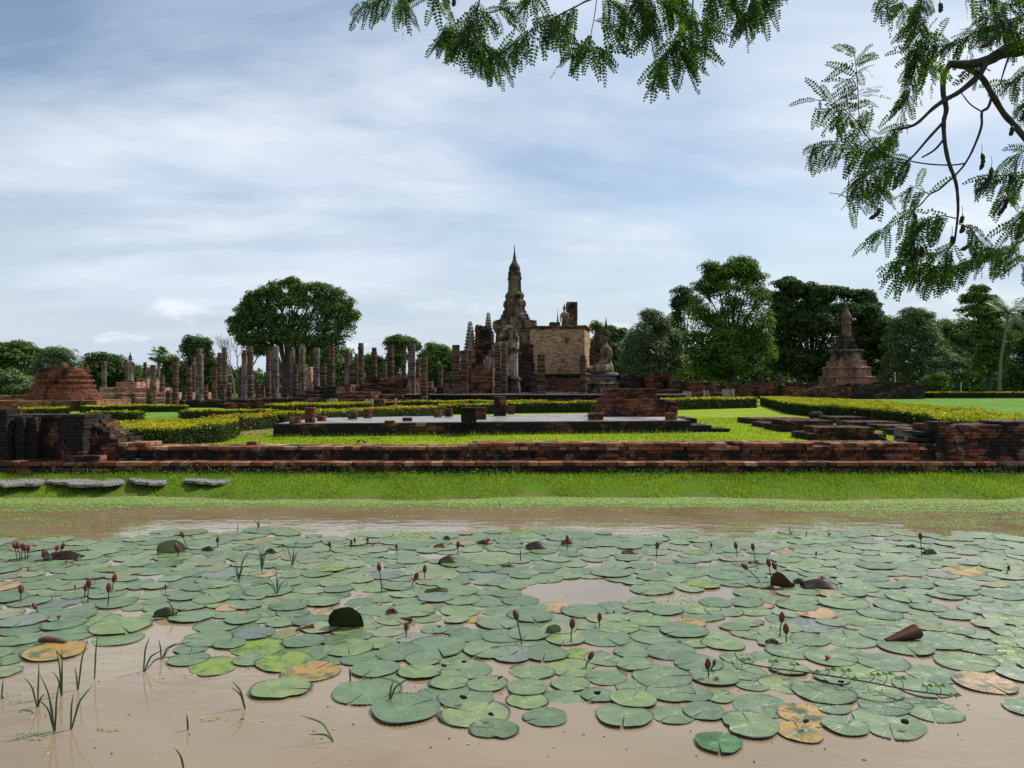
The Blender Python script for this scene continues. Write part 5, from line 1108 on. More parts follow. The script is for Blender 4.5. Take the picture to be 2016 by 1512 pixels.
# ------------------------------------------------------------------ lily pads
def pad_mesh(name, seed, n=96, teeth=44):
    rs = random.Random(seed); V = [(0, 0, 0)]; notch = .035; rr = [.16, .38, .6, .8, .93, 1.0]; ph = [rs.uniform(0, 6.28) for _ in range(4)]
    asp = rs.uniform(.0, .09); bite = rs.uniform(0, 6.28) if seed % 3 == 0 else None
    for k, r in enumerate(rr):
        for i in range(n+1):
            a = notch+(2*math.pi-2*notch)*i/n; q = r
            closing = math.exp(-min(a, 2*math.pi-a)*3.0)
            q *= 1+.03*math.sin(3*a+ph[0])+.02*math.sin(5*a+ph[1])+asp*math.cos(2*a+ph[2])
            if bite is not None: q *= 1-.16*max(0, 1-abs((a-bite+math.pi) % (2*math.pi)-math.pi)/.35)*(r > .7)
            if k == 5: q *= 1+(.020 if i % 2 else -.028)
            z = (.008*r*r*math.sin(2*a+ph[3])+.007*r*math.sin(4*a+ph[0])+.010*r*r*math.sin(9*a+ph[1])*(.5+.5*math.sin(a))+.006*r*math.sin(23*a)*(1-r))
            if k == 5: z += .012 if i % 2 else .0
            if k == 4: z -= .002
            z += .03*math.sin(a*1.0+ph[2])*r*closing
            V.append((q*math.cos(a), q*math.sin(a), z+.006))
    Fc = []; m = n+1
    tri = [(0, 1+i, 2+i) for i in range(n)]
    for k in range(len(rr)-1):
        for i in range(n): a = 1+k*m+i; Fc.append((a, a+m, a+m+1, a+1))
    me = bpy.data.meshes.new(name); me.from_pydata(V, [], tri+Fc)
    me.polygons.foreach_set('use_smooth', [True]*len(me.polygons)); me.update()
    return me
PM = {}
def pads_for(mat, k):
    key = (mat, k)
    if key not in PM: me = pad_mesh('lily_pad', k*7+1); me.materials.append(M_[mat]); PM[key] = me
    return PM[key]
random.seed(21)
P0 = [(553, 1358, 114), (722, 1362, 134), (798, 1397, 141), (936, 1407, 134), (973, 1437, 93), (1074, 1413, 88), (1038, 1381, 81), (1108, 1378, 86), (1039, 1355, 84), (1047, 1323, 88), (960, 1349, 81), (885, 1346, 77), (913, 1318, 112), (826, 1325, 84), (860, 1275, 120), (786, 1286, 95), (967, 1279, 112), (739, 1319, 95), (709, 1298, 77), (1189, 1256, 106), (1189, 1298, 79), (1250, 1309, 76), (1244, 1286, 70), (1194, 1335, 81), (1252, 1353, 81), (1124, 1348, 77), (1247, 1378, 93), (1320, 1365, 95), (1229, 1411, 112), (1177, 1370, 70), (1325, 1408, 90), (1320, 1283, 100),
 (1360, 1367, 85), (1416, 1372, 65), (1500, 1390, 112), (1386, 1402, 85), (1477, 1429, 116), (1665, 1432, 88), (1750, 1425, 140), (1833, 1399, 116), (1621, 1365, 120), (1717, 1360, 116), (1818, 1353, 113), (1540, 1348, 90), (1903, 1305, 116), (1460, 1320, 102), (1558, 1283, 95), (1424, 1268, 84), (1734, 1304, 102), (1783, 1275, 105), (2022, 1395, 90), (1662, 1188, 97), (1569, 1194, 79), (1762, 1194, 84),
 (602, 1288, 99), (426, 1233, 88), (475, 1237, 77), (408, 1260, 95), (232, 1256, 102), (237, 1235, 112), (128, 1230, 81), (44, 1240, 84), (42, 1260, 84), (56, 1274, 80), (20, 1300, 60), (10, 1325, 60), (1045, 1214, 90), (930, 1252, 84), (980, 1228, 84), (1090, 1223, 90), (1150, 1205, 88), (1470, 1187, 70), (660, 1262, 60)]
SP = [(1415, 1465, 92, 'pad_dark', 'small deep green ribbed lily pad floating alone at the very front'), (612, 1323, 116, 'pad_yellow', 'yellow-orange lily pad beside the mossy green pads at left front'), (109, 1284, 116, 'pad_yellow', 'yellow lily pad with green streaks below the brown stem at left'),
      (1588, 1408, 110, 'pad_yellow', 'orange and yellow rotting lily pad in the front right rows'), (1574, 1443, 92, 'pad_yellow', 'ragged green-yellow lily pad in front of the orange one'), (1938, 1346, 115, 'pad_pink', 'brownish fading lily pad near the right edge'),
      (1605, 1208, 85, 'pad_pink', 'orange-pink lily pad left of the folded brown leaf'), (1490, 1191, 66, 'pad_pink', 'peach rimmed lily pad right of the duckweed patch'), (1098, 1197, 74, 'pad_pink', 'peach coloured lily pad in front of the open water patch'), (1360, 1228, 60, 'pad_yellow', 'orange-blotched lily pad before the duckweed patch'),
      (520, 1132, 46, 'pad_pink', 'pale pink lily pad by the grass tufts at left back'), (935, 1220, 50, 'pad_yellow', 'small orange lily pad left of the tall bent bud'), (1898, 1127, 76, 'pad_yellow', 'yellow centred lily pad at right back'), (448, 1200, 46, 'pad_pink', 'peach lily pad at left middle'),
      (422, 1312, 102, 'pad_moss', 'algae covered long lily pad at the left front of the carpet'), (560, 1305, 110, 'pad_moss', 'mossy lily pad just behind the yellow-orange one'), (510, 1275, 110, 'pad_moss', 'bright mossy lily pad behind the algae covered one'), (1100, 1240, 70, 'pad_grey', 'sunken grey lily pad beside the red bud'),
      (1010, 1290, 90, 'pad_grey', 'grey wilted lily pad at the foot of the tall bent bud'), (110, 1188, 90, 'pad_grey', 'dull grey lily pad by the fallen red bud at left'), (760, 1240, 90, 'pad_grey', 'brownish grey lily pad behind the small magenta bud'), (1385, 1152, 66, 'pad_moss', 'yellow-green lily pad behind the duckweed patch'),
      (1545, 1085, 46, 'pad_yellow', 'yellowish lily pad among the far pads at right'), (45, 1082, 40, 'pad_yellow', 'yellow lily pad at left back behind the bud cluster')]
def near_ok(px, py):
    near = [(-700, 1300), (-60, 1345), (60, 1300), (150, 1270), (290, 1250), (330, 1262), (375, 1330), (500, 1335), (640, 1330), (700, 1385), (850, 1415), (1020, 1430), (1180, 1420), (1380, 1415), (1530, 1445), (1700, 1440), (1880, 1400), (1890, 1350), (1960, 1350), (2200, 1355), (2700, 1320)]
    for i in range(len(near)-1):
        if near[i][0] <= px < near[i+1][0]:
            t = (px-near[i][0])/(near[i+1][0]-near[i][0]); lim = near[i][1]+t*(near[i+1][1]-near[i][1]); break
    else: return False
    if py > lim-14: return False
    far = 1052+6*math.sin(px*.01)+5*math.sin(px*.031+1)
    if px < 230: far += 10
    if py < far: return False
    for (cx, cy, rx, ry) in ((1140, 1166, 118, 28), (1325, 1180, 58, 20), (300, 1140, 26, 9), (330, 1240, 55, 16), (1430, 1170, 38, 16), (880, 1230, 14, 16), (700, 1170, 26, 12), (560, 1180, 20, 8), (1640, 1120, 30, 10), (1880, 1190, 36, 10), (1340, 1325, 30, 18), (1180, 1112, 30, 8), (240, 1205, 40, 10), (850, 1095, 30, 7), (1900, 1100, 40, 7), (130, 1130, 24, 7), (1390, 1110, 30, 6), (640, 1250, 22, 12), (1000, 1320, 26, 10), (1100, 1310, 26, 14)):
        if ((px-cx)/rx)**2+((py-cy)/ry)**2 < 1.15: return False
    return True
allp = []
for (px, py, wpx) in P0:
    p = at(px, py); allp.append([p.x, p.y, wpx*p.y/F/2, 'pad', None])
for (px, py, wpx, m, l) in SP:
    p = at(px, py); allp.append([p.x, p.y, wpx*p.y/F/2, m, l])
tries = 0
while tries < 34000:
    tries += 1; py = HY+CH*F/random.uniform(4.6, 10.6); px = random.uniform(-90, 2110) if tries % 4 else random.choice((random.uniform(-650, -90), random.uniform(2110, 2650))); y = dist(py); x = X(px, y)
    if random.random() > y/10.6: continue
    if not near_ok(px, py): continue
    r = random.choice((.13, .16, .18, .19, .20, .21, .23))*random.uniform(.85, 1.04); kk = .64 if y > 7.5 else .67 if y > 6 else .70
    if all((x-a[0])**2+(y-a[1])**2 > (kk*(r+a[2]))**2*(.86 if tries > 20000 else 1) for a in allp):
        u = random.random(); m = 'pad' if u < .90 else 'pad_grey' if u < .955 else 'pad_moss' if u < .985 else 'pad_pink'
        allp.append([x, y, r, m, None])
print('pads', len(allp))
allp.sort(key=lambda a: -(1000 if a[4] else 0)+(500 if abs(a[0])/a[1] > .675 else 0)-a[2]/a[1]*math.sqrt(1/a[1]))
rest = MB(); restV = []; restF = []
base_me = pad_mesh('proto', 5, 48)
for i, (x, y, r, m, l) in enumerate(allp):
    z = .0015+(i*7 % 11)*.0013; rz = random.uniform(0, 6.28); tx, ty = random.gauss(0, .010), random.gauss(0, .010)
    if i < 300:
        me = pads_for(m, random.randrange(10)); o = bpy.data.objects.new('lily_pad', me); COL.objects.link(o)
        o.location = (x, y, z); o.scale = (r, r, r); o.rotation_euler = (tx, ty, rz)
        o['category'] = 'lily pad'; o['group'] = 'lily pads floating on the pond'; o['kind'] = 'thing'
        if l: o['label'] = l
        elif m == 'pad_grey': o['label'] = 'dull grey half-sunken lily pad lying flat among greener pads'
        elif m == 'pad_moss': o['label'] = 'yellow-green algae-filmed lily pad lying flat among plain green pads'
        elif m == 'pad_pink': o['label'] = 'faded peach-tinted lily pad lying flat among plain green pads'
        elif y < 5.6: o['label'] = 'green toothed lily pad with dark specks in the nearest rows of the carpet'
        elif y < 7.4: o['label'] = 'sage green toothed lily pad in the middle rows of the carpet'
        else: o['label'] = 'small-looking sage green lily pad in the far rows of the carpet'
    else:
        c, s_ = math.cos(rz), math.sin(rz); b = len(restV)
        restV += [(x+(v.co.x*c-v.co.y*s_)*r, y+(v.co.x*s_+v.co.y*c)*r, z+v.co.z*r+tx*v.co.y*r) for v in base_me.vertices]
        restF += [tuple(b+q for q in p.vertices) for p in base_me.polygons]
def far_pad_mat():
    m, t, out = new_mat('lily_pad_far'); g = N(t, 'ShaderNodeNewGeometry')
    c = ramp(t, g.outputs['Random Per Island'], [(0, (.090, .132, .062)), (.5, (.130, .180, .086)), (.88, (.17, .215, .11)), (.93, (.14, .16, .10)), (.97, (.20, .18, .07)), (1, (.09, .14, .03))])
    c = mixc(t, .7, c, ramp(t, noise_n(t, 25, 4, .6, coord='Pos'), [(.3, (.6, .6, .6)), (.7, (1.2, 1.2, 1.2))]), 'MULTIPLY')
    bsdf(t, out, c, .45, None, .6); return m
me = bpy.data.meshes.new('far_lily_pads'); me.from_pydata(restV, [], restF); me.polygons.foreach_set('use_smooth', [True]*len(me.polygons))
tag(link('far_lily_pads', me, far_pad_mat()), 'rest of the small green lily pads filling the carpet at the back', 'lily pads', kind='stuff')

# ------------------------------------------------------------------ curled and standing leaves
def curled(px, py, wpx, hpx, style, label, mat='pad_brown', rz=0):
    p = at(px, py); wd = wpx*p.y/F; h = hpx*p.y/F; mb = MB(); n = 26; m = 8
    def pt(u, v):   # u across -1..1, v 0..1 up
        e = 1+(.035 if int(u*50+60) % 2 else 0)
        if style == 'stand': r = math.sqrt(max(0, 1-u*u)); return (u*wd/2*e, .10*wd*(u*u)-.20*h*v*v, h*v*(.25+.75*r)*e)
        if style == 'bowl': a = u*1.5; return (wd/2*math.sin(a)/1.0, -wd*.32*math.cos(a)*(.6+.4*v)+.15*wd, h*v*(.62+.38*math.cos(2.1*a+.8)))
        if style == 'fold': return (u*wd/2, (v-.5)*wd*.55, h*(1-abs(v-.5)*2)*(1-.55*u*u)+.003*math.sin(5*u))
        if style == 'cone': a = v*4.6; r = .10*wd+.22*wd*(u+1)/2; return (u*wd/2, r*math.cos(a)*.8, h*.5*(1+math.sin(a))*((u+1)/2*.9+.1))
    V = [pt(-1+2*i/n, j/m) for j in range(m+1) for i in range(n+1)]
    Fc = [(j*(n+1)+i, j*(n+1)+i+1, (j+1)*(n+1)+i+1, (j+1)*(n+1)+i) for j in range(m) for i in range(n)]
    mb.add(V, Fc); o = mb.build('curled_leaf', M_[mat], loc=(p.x, p.y, .01), smooth=True); o.rotation_euler.z = rz
    s = o.modifiers.new('thickness', 'SOLIDIFY'); s.thickness = .0025
    tag(o, label, 'curled leaf', 'curled lily leaves above the water')
M_['leaf_shadow'] = leaf_mat('underside_of_lily_leaf', [(0, (.018, .028, .007)), (1, (.03, .042, .01))], .25, .03)
M_['leaf_pale'] = leaf_mat('pale_wet_lily_leaf', [(0, (.14, .17, .09)), (1, (.2, .23, .13))], .3, .12)
M_['leaf_rust'] = leaf_mat('rust_lily_leaf', [(0, (.06, .025, .010)), (1, (.10, .045, .016))], .3, .03)
M_['leaf_maroon'] = leaf_mat('maroon_lily_leaf', [(0, (.022, .010, .007)), (1, (.035, .018, .010))], .2, .03)
curled(681, 1238, 68, 42, 'stand', 'dark green lily pad standing upright like a fan at left middle', 'leaf_shadow')
curled(337, 1090, 52, 26, 'stand', 'pale green curled leaf standing behind two buds at left back', 'leaf_pale', .3)
curled(92, 1104, 26, 20, 'stand', 'small whitish curled leaf behind the left bud cluster', 'leaf_pale', -.4)
curled(128, 1100, 66, 14, 'fold', 'maroon folded leaf under the pink flowers at left back', 'leaf_maroon')
curled(325, 1214, 40, 16, 'fold', 'dark green folded leaf at the bay of open water', 'leaf_shadow', .2); curled(410, 1085, 22, 8, 'fold', 'tiny dark folded leaf right of the curled pale one', 'leaf_shadow'); curled(533, 1090, 20, 9, 'fold', 'tiny olive folded leaf at the grass tufts', 'leaf_shadow')
curled(882, 1109, 34, 14, 'fold', 'olive folded leaf below the far centre bud', 'leaf_shadow', .35); curled(860, 1166, 44, 7, 'fold', 'flat dark folded leaf edge right of two red buds', 'leaf_shadow', .1)
curled(1055, 1081, 40, 14, 'fold', 'nearly black curled leaf at centre back', 'leaf_maroon', .2); curled(1117, 1072, 24, 9, 'fold', 'rust brown leaf around a bud at centre back', 'leaf_rust'); curled(880, 1064, 14, 8, 'fold', 'tiny rust leaf at the far edge', 'leaf_rust')
curled(868, 1079, 28, 8, 'fold', 'rust brown curled leaf between far centre buds', 'leaf_rust', .3); curled(952, 1072, 22, 8, 'fold', 'rust leaf beside the far pink bud', 'leaf_rust', -.2); curled(1000, 1117, 26, 4, 'fold', 'thin dark red leaf lying left of the small reed', 'leaf_maroon')
curled(1541, 1157, 46, 30, 'bowl', 'olive brown cupped leaf below the two leaning buds', 'leaf_rust', -.3); curled(1612, 1158, 64, 17, 'fold', 'dark maroon folded leaf cradling a pink flower', 'leaf_maroon', -.1); curled(1572, 1150, 20, 10, 'fold', 'small black leaf between cupped and maroon leaves', 'leaf_maroon')
curled(1774, 1262, 70, 27, 'cone', 'large brown leaf rolled into a cone on the right pads', 'leaf_rust', .25); curled(1830, 1092, 26, 11, 'fold', 'grey-green folded leaf right of the tall thin bud', 'leaf_shadow', .2); curled(1795, 1078, 16, 5, 'fold', 'tiny dark leaf left of the tall thin bud', 'leaf_maroon')
curled(1090, 1248, 30, 17, 'stand', 'small ragged pale leaf tip standing left of the red bud', 'leaf_pale', .2); curled(1240, 1090, 30, 6, 'fold', 'thin rust leaf left of the far right-centre bud', 'leaf_rust'); curled(772, 1210, 24, 10, 'fold', 'maroon leaf around the flower right of the standing pad', 'leaf_maroon')
curled(800, 1222, 34, 6, 'cone', 'thin brown leaf blade above the small magenta bud', 'leaf_rust', -.4); curled(600, 1240, 34, 6, 'cone', 'thin rust leaf strip lying left of the standing pad', 'leaf_rust', .5); curled(1488, 1110, 28, 5, 'fold', 'flat green-black leaf at the foot of the right far bud', 'leaf_shadow'); curled(1520, 1268, 24, 8, 'fold', 'dark leaf fold left of the pair of red buds', 'leaf_maroon')
mb = MB(); mb.tube([(-.11, 0, .03), (-.05, .0, .036), (.03, -.01, .03), (.11, -.03, .02)], [.020, .026, .024, .015], 10); o = mb.build('rotting_stem', M_['log'], loc=at(106, 1268)); tag(o, 'thick brown rotting stem lying on the yellow pad at left', 'plant stem')

# ------------------------------------------------------------------ lily buds and flowers
def bud(tx, ty, bx, by, label, kind='b', k=1.0):
    p = at(bx, by); s = p.y/F; top = Vector((X(tx, p.y)-p.x, random.uniform(-.02, .02), Zp(ty, p.y))); root = empty('water_lily', (p.x, p.y, 0), label, 'water lily', 'water lily buds and flowers on the pond')
    L = max(.035, min(.085, .55*top.length))*k; d = top.normalized(); base = top-d*L
    mid = base*.5+Vector((random.uniform(-.01, .01), 0, .0))
    mb = MB(); mb.tube(smooth_path([(0, 0, -.03), mid, base], 3), [.0055, .0055, .005, .005, .005, .0045, .0045], 7); mb.build('stem', M_['stem_brown'], root, smooth=True)
    q = d.to_track_quat('Z', 'Y').to_matrix()
    def orient(mb): mb.v = [tuple(q @ Vector(v)+base) for v in mb.v]
    w = L*.24
    if kind == 'b' or kind == 'r':
        mb = MB(); mb.lathe([(.004, -.004), (w*.55, L*.06), (w*.95, L*.3), (w, L*.5), (w*.75, L*.78), (w*.3, L*.97), (.001, L*1.03)], 12)
        orient(mb); mb.build('petals', M_['bud_red'], root, smooth=True)
        mb = MB()
        for i in range(4):
            a = i*math.pi/2+.4; hw = .62 if kind == 'b' else .42; rings = []
            pr = [(0, .004), (.06, w*.6), (.3, w*1.03), (.5, w*1.09), (.78, w*.86), (.99, w*.22 if kind == 'b' else w*.45)]
            V = []
            for (t, r) in pr:
                hh = hw*(1-.75*t*t)
                for j in (-1, 0, 1): V.append(((r+.0012)*math.cos(a+j*hh), (r+.0012)*math.sin(a+j*hh), t*L))
            mb.add(V, [(3*i2+j, 3*i2+j+1, 3*i2+j+4, 3*i2+j+3) for i2 in range(len(pr)-1) for j in (0, 1)])
        orient(mb); mb.build('sepals', M_['bud_brown'], root, smooth=True)
    else:
        mb = MB()
        for i in range(14):
            a = 2.4*i; e = .25+.65*(i/14); V = []
            for (t, ww) in ((0, .15), (.35, .9), (.7, .8), (1, .05)):
                r = t*L*math.sin(e)*1.0+.003; z = t*L*math.cos(e); 
                for j in (-1, 0, 1): V.append((r*math.cos(a)-j*ww*w*.5*math.sin(a), r*math.sin(a)+j*ww*w*.5*math.cos(a), z+abs(j)*.15*w))
            mb.add(V, [(3*i2+j, 3*i2+j+1, 3*i2+j+4, 3*i2+j+3) for i2 in range(3) for j in (0, 1)])
        orient(mb); mb.build('petals', M_['petal'], root, smooth=True)
for b in (
 (27, 1067, 36, 1106, 'leftmost brown bud of the cluster at left back'), (35, 1066, 39, 1105, 'second brown bud from left in the left back cluster'), (43, 1069, 43, 1104, 'slightly lower bud inside the left back cluster'), (49, 1070, 50, 1103, 'fourth bud of the left back cluster'), (54, 1072, 54, 1102, 'rightmost upright bud of the left back cluster'),
 (85, 1080, 86, 1107, 'thin dark bud between the cluster and the pink flowers'), (112, 1073, 108, 1096, 'pink half-open flower upright over the maroon leaf', 'f'), (126, 1068, 116, 1098, 'red bud leaning right over the maroon leaf', 'r'), (118, 1085, 106, 1102, 'lowest red bud leaning over the maroon leaf', 'r'), (130, 1103, 128, 1112, 'small magenta flower touching the water at left back', 'f'),
 (355, 1046, 370, 1081, 'leaning bud on long stem behind the pale curled leaf'), (345, 1069, 351, 1097, 'upright bud on the pale curled leaf'), (352, 1077, 350, 1098, 'short red bud in front of the pale curled leaf', 'r'), (430, 1056, 427, 1078, 'red bud alone right of the pale curled leaf', 'r'),
 (39, 1151, 42, 1186, 'brown-red bud at left edge, middle distance'), (175, 1138, 173, 1186, 'taller bud of the pair left of the forked pair'), (168, 1150, 167, 1176, 'shorter bud of that pair, on its left'), (213, 1148, 211, 1195, 'broad red-brown bud of the forked pair', 'r'), (227, 1130, 217, 1168, 'slender upper bud of the forked pair'),
 (62, 1188, 78, 1209, 'fallen red bud lying on the grey pad at left', 'r'), (114, 1211, 115, 1225, 'magenta flower sitting on a pad at left', 'f'), (149, 1151, 148, 1160, 'tiny red bud low over the left pads', 'r'), (326, 1150, 327, 1163, 'tiny dark bud in the left middle pads'), (649, 1065, 650, 1086, 'thin dark bud alone left of the pink trio'),
 (691, 1062, 692, 1082, 'left bud of the pink trio at centre-left back', 'r'), (698, 1058, 699, 1075, 'dark middle bud of the pink trio'), (723, 1057, 724, 1075, 'bright pink bud of the trio', 'r'), (734, 1068, 733, 1076, 'small pink flower right of the bright pink bud', 'f'), (780, 1071, 781, 1089, 'short magenta bud right of the trio', 'r'),
 (902, 1065, 901, 1091, 'brown bud at centre back above the olive folded leaf'), (962, 1059, 956, 1075, 'pink flower bud beside a rust leaf at the back', 'f'), (745, 1108, 753, 1167, 'tall brown bud on long curved stem left of two red buds'), (823, 1126, 811, 1156, 'leaning crimson bud, lower of two at centre left', 'r'), (837, 1112, 834, 1141, 'upright crimson-brown bud, upper of two at centre left'),
 (800, 1225, 798, 1256, 'magenta bud standing under the thin brown leaf', 'r'), (766, 1202, 767, 1214, 'half-open red flower in the maroon leaf', 'f'), (1013, 1200, 1029, 1269, 'largest brown bud on a tall bent stem in the middle'), (1127, 1216, 1125, 1266, 'crimson bud mirrored in the sunken grey pad', 'r'), (1181, 1206, 1179, 1237, 'small pale pink bud right of the crimson one', 'r'),
 (1168, 1283, 1152, 1314, 'small brown bud leaning right over open water'), (1117, 1053, 1116, 1084, 'brown bud in the rust leaf at centre back', 'r'), (1294, 1066, 1292, 1099, 'brown bud alone above the grey far pads'), (1400, 1068, 1400, 1083, 'short red bud at back right of centre', 'r'), (1448, 1067, 1452, 1098, 'thin dark bud left of a red one at the back'),
 (1481, 1069, 1486, 1109, 'red-brown bud over the flat green-black leaf', 'r'), (1607, 1085, 1605, 1098, 'stubby red bud in far right pads', 'r'), (1811, 1048, 1815, 1096, 'very tall thin dark bud at far right back'), (1984, 1112, 1985, 1130, 'grey-brown bud in open water at the right edge'), (1459, 1109, 1502, 1147, 'strongly leaning bud left of the cupped leaf'),
 (1512, 1100, 1521, 1146, 'left of two buds rising from the cupped leaf', 'r'), (1520, 1106, 1539, 1146, 'right of two buds rising from the cupped leaf', 'r'), (1619, 1133, 1617, 1156, 'pink flower in the dark maroon leaf', 'f'), (1541, 1205, 1536, 1256, 'taller bud of the red pair at right middle', 'r'), (1546, 1226, 1549, 1266, 'shorter redder bud of the pair at right middle', 'r'),
 (1393, 1295, 1393, 1336, 'dark red bud standing in the front right water gap', 'r'), (1408, 1299, 1402, 1321, 'small brown bud just right of the front dark red one'), (1410, 1332, 1410, 1342, 'small magenta flower below the front dark red bud', 'f'), (1628, 1290, 1627, 1301, 'small magenta flower on the right front pads', 'f'), (1210, 1202, 1208, 1210, 'tiny maroon bud low in front of the open patch', 'r')):
    bud(*b)

# ------------------------------------------------------------------ reeds and grasses in the water
def reed(bx, by, tips, label, w=.007):
    p = at(bx, by); mb = MB()
    for (tx, ty) in tips:
        q = Vector((X(tx, p.y)-p.x, random.uniform(-.05, .05), Zp(ty, p.y)-0)); 
        m = q*.5+Vector((-.12*q.x, 0, .10*q.length)); path = smooth_path([(0, 0, -.02), m*.55, m*1.1, q], 3); side = Vector((.25, 1, 0)).cross(q).normalized()
        if abs(q.x) > q.z: side = Vector((0, .5, .9))
        n = len(path); V = []
        for i, c in enumerate(path):
            ww = w*math.sin(math.pi*min(.98, .18+.8*i/(n-1)))**.8; V += [c-side*ww, c+Vector((0, -.0022, 0)), c+side*ww, c+Vector((0, .0012, 0))]
        mb.add(V, [(4*i+j, 4*i+(j+1) % 4, 4*i+4+(j+1) % 4, 4*i+4+j) for i in range(n-1) for j in range(4)])
    tag(mb.build('reed', M_['reed'], loc=(p.x, p.y, 0)), label, 'reed', 'reeds and grasses standing in the water')
for r_ in ((108, 1440, [(80, 1322), (97, 1352), (66, 1375), (118, 1340)], 'tallest reed of the left front cluster, spreading four blades'), (139, 1436, [(176, 1354), (149, 1362)], 'reed with one long blade leaning right, left front cluster'), (186, 1337, [(192, 1248)], 'single upright reed blade right of the left cluster'),
           (122, 1370, [(110, 1276), (122, 1274), (106, 1320)], 'reed rising just in front of the yellow pad'), (153, 1358, [(167, 1262), (150, 1312)], 'narrow reed at the right end of the yellow pad'), (74, 1392, [(46, 1330), (70, 1303), (84, 1368)], 'reed with an arching left blade in the left cluster'),
           (70, 1405, [(15, 1432), (45, 1395)], 'low bent reed at the bottom left corner'), (3, 1375, [(2, 1340), (14, 1372)], 'reed cut by the left edge'), (282, 1321, [(326, 1277), (350, 1293), (300, 1250)], 'sprawling reed in the open bay'), (318, 1296, [(316, 1256), (345, 1268), (375, 1262)], 'thin reed by the edge of the pads in the bay'),
           (484, 1395, [(455, 1340), (449, 1356)], 'forked reed left of the lone front pad'), (370, 1437, [(368, 1405)], 'short single blade in open water'), (661, 1460, [(590, 1408), (606, 1447)], 'reed leaning far left in front of the pads'), (364, 1520, [(345, 1470)], 'blade cut by the bottom edge'),
           (766, 1380, [(774, 1342), (800, 1338)], 'thin grass sprout on the big front pad'), (690, 1342, [(687, 1314)], 'small blade between front pads at left'), (790, 1400, [(845, 1440), (822, 1448), (815, 1425)], 'limp grass draped over the front pad'),
           (345, 1215, [(326, 1180), (352, 1196)], 'small reed at the dark folded leaf'), (1025, 1106, [(1024, 1080)], 'tiny upright reed at centre back'), (985, 1000, [(980, 985)], 'tiny blade by the far shore'), (1556, 1052, [(1556, 1036), (1562, 1044)], 'small weed sprout in the far right water'), (1587, 1057, [(1588, 1044)], 'second weed sprout in the far right water'), (1632, 1056, [(1628, 1044), (1636, 1048)], 'third weed sprout in the far right water'), (510, 1040, [(500, 1022), (512, 1018), (508, 1028)], 'small sprout at left far water'), (468, 1048, [(466, 1030)], 'single sprout left of the far water weeds')):
    reed(*r_)
for (bx, by, n, sp, l) in ((470, 1142, 11, 22, 'tuft of fine grass, leftmost of four among the back left pads'), (515, 1125, 9, 20, 'second tuft of fine grass among the back left pads'), (575, 1115, 9, 24, 'third and palest tuft of fine grass at back left'), (545, 1170, 7, 26, 'sparse tuft of fine grass in front of the others')):
    reed(bx, by, [(bx+random.uniform(-sp, sp), by-random.uniform(22, 58)) for _ in range(n)], l, .004)
def vine():
    root = empty('creeping_vine', at(1640, 1345), 'long creeping stem with upright heart-shaped leaflets over the right front pads', 'vine'); o = Vector(root.location)
    path = [at(1447, 1300), at(1460, 1316), at(1510, 1328), at(1600, 1340), at(1700, 1356), at(1800, 1376), at(1885, 1386)]; path = [p-o+Vector((0, 0, .05)) for p in path]
    mb = MB(); mb.tube(smooth_path(path, 4), .005, 6); mb.build('stem', M_['stem_brown'], root)
    for (bx, by, tx, ty) in ((1462, 1316, 1468, 1298), (1516, 1330, 1522, 1302), (1560, 1335, 1564, 1308), (1600, 1341, 1603, 1322), (1625, 1346, 1634, 1318), (1652, 1350, 1665, 1320), (1680, 1358, 1677, 1335), (1710, 1360, 1723, 1328), (1740, 1364, 1746, 1326), (1778, 1372, 1772, 1335), (1822, 1380, 1825, 1350), (1850, 1386, 1850, 1350), (1882, 1392, 1880, 1368)):
        b = at(bx, by-8)-o; t = Vector((X(tx, dist(by)), dist(by), Zp(ty, dist(by))))-o; mb = MB(); mb.tube([b+Vector((0, 0, .03)), (b+t)/2+Vector((.01, 0, .01)), t], .0025, 5)
        for q in (-1, 1): mb.add([t, t+Vector((q*.014, -.02, -.004)), t+Vector((q*.040, -.012, -.002)), t+Vector((q*.024, .014, .012))], [(0, 1, 2, 3)])
        mb.build('leaflet', M_['weed'], root)
vine()
# small lumps of mud/snails on pads
for i, (px, py, s_) in enumerate(((913, 1318, 1), (875, 1326, 1.1), (912, 1390, 1.3), (968, 1424, 1), (985, 1350, .9), (1176, 1382, 1.2), (1586, 1438, 1.1), (1783, 1438, 1.6), (1655, 1358, .9), (864, 1246, .8))):
    p = at(px, py); mb = MB(); random.seed(i)
    for k in range(4): blob(mb, (random.uniform(-.012, .012), random.uniform(-.008, .008), .006+random.uniform(0, .008)), (.011*s_, .009*s_, .008*s_), 5)
    tag(mb.build('mud_lump', M_['rock_dark'], loc=(p.x, p.y, .045)), ['dark mud lump on the pad before the largest bent bud', 'dark mud lump left of centre on a front pad', 'dark mud lump on the upper part of the big front pad', 'dark mud lump at the lower rim of the big front pad', 'dark mud lump between centre front pads', 'dark mud lump on the pad right of centre', 'dark mud lump on the ragged yellow pad', 'largest dark mud lump, on the front right pad', 'dark mud lump on the pad crossed by the vine', 'small mud lump beside the tall bent bud'][i], 'mud lump', 'dark lumps lying on the pads')

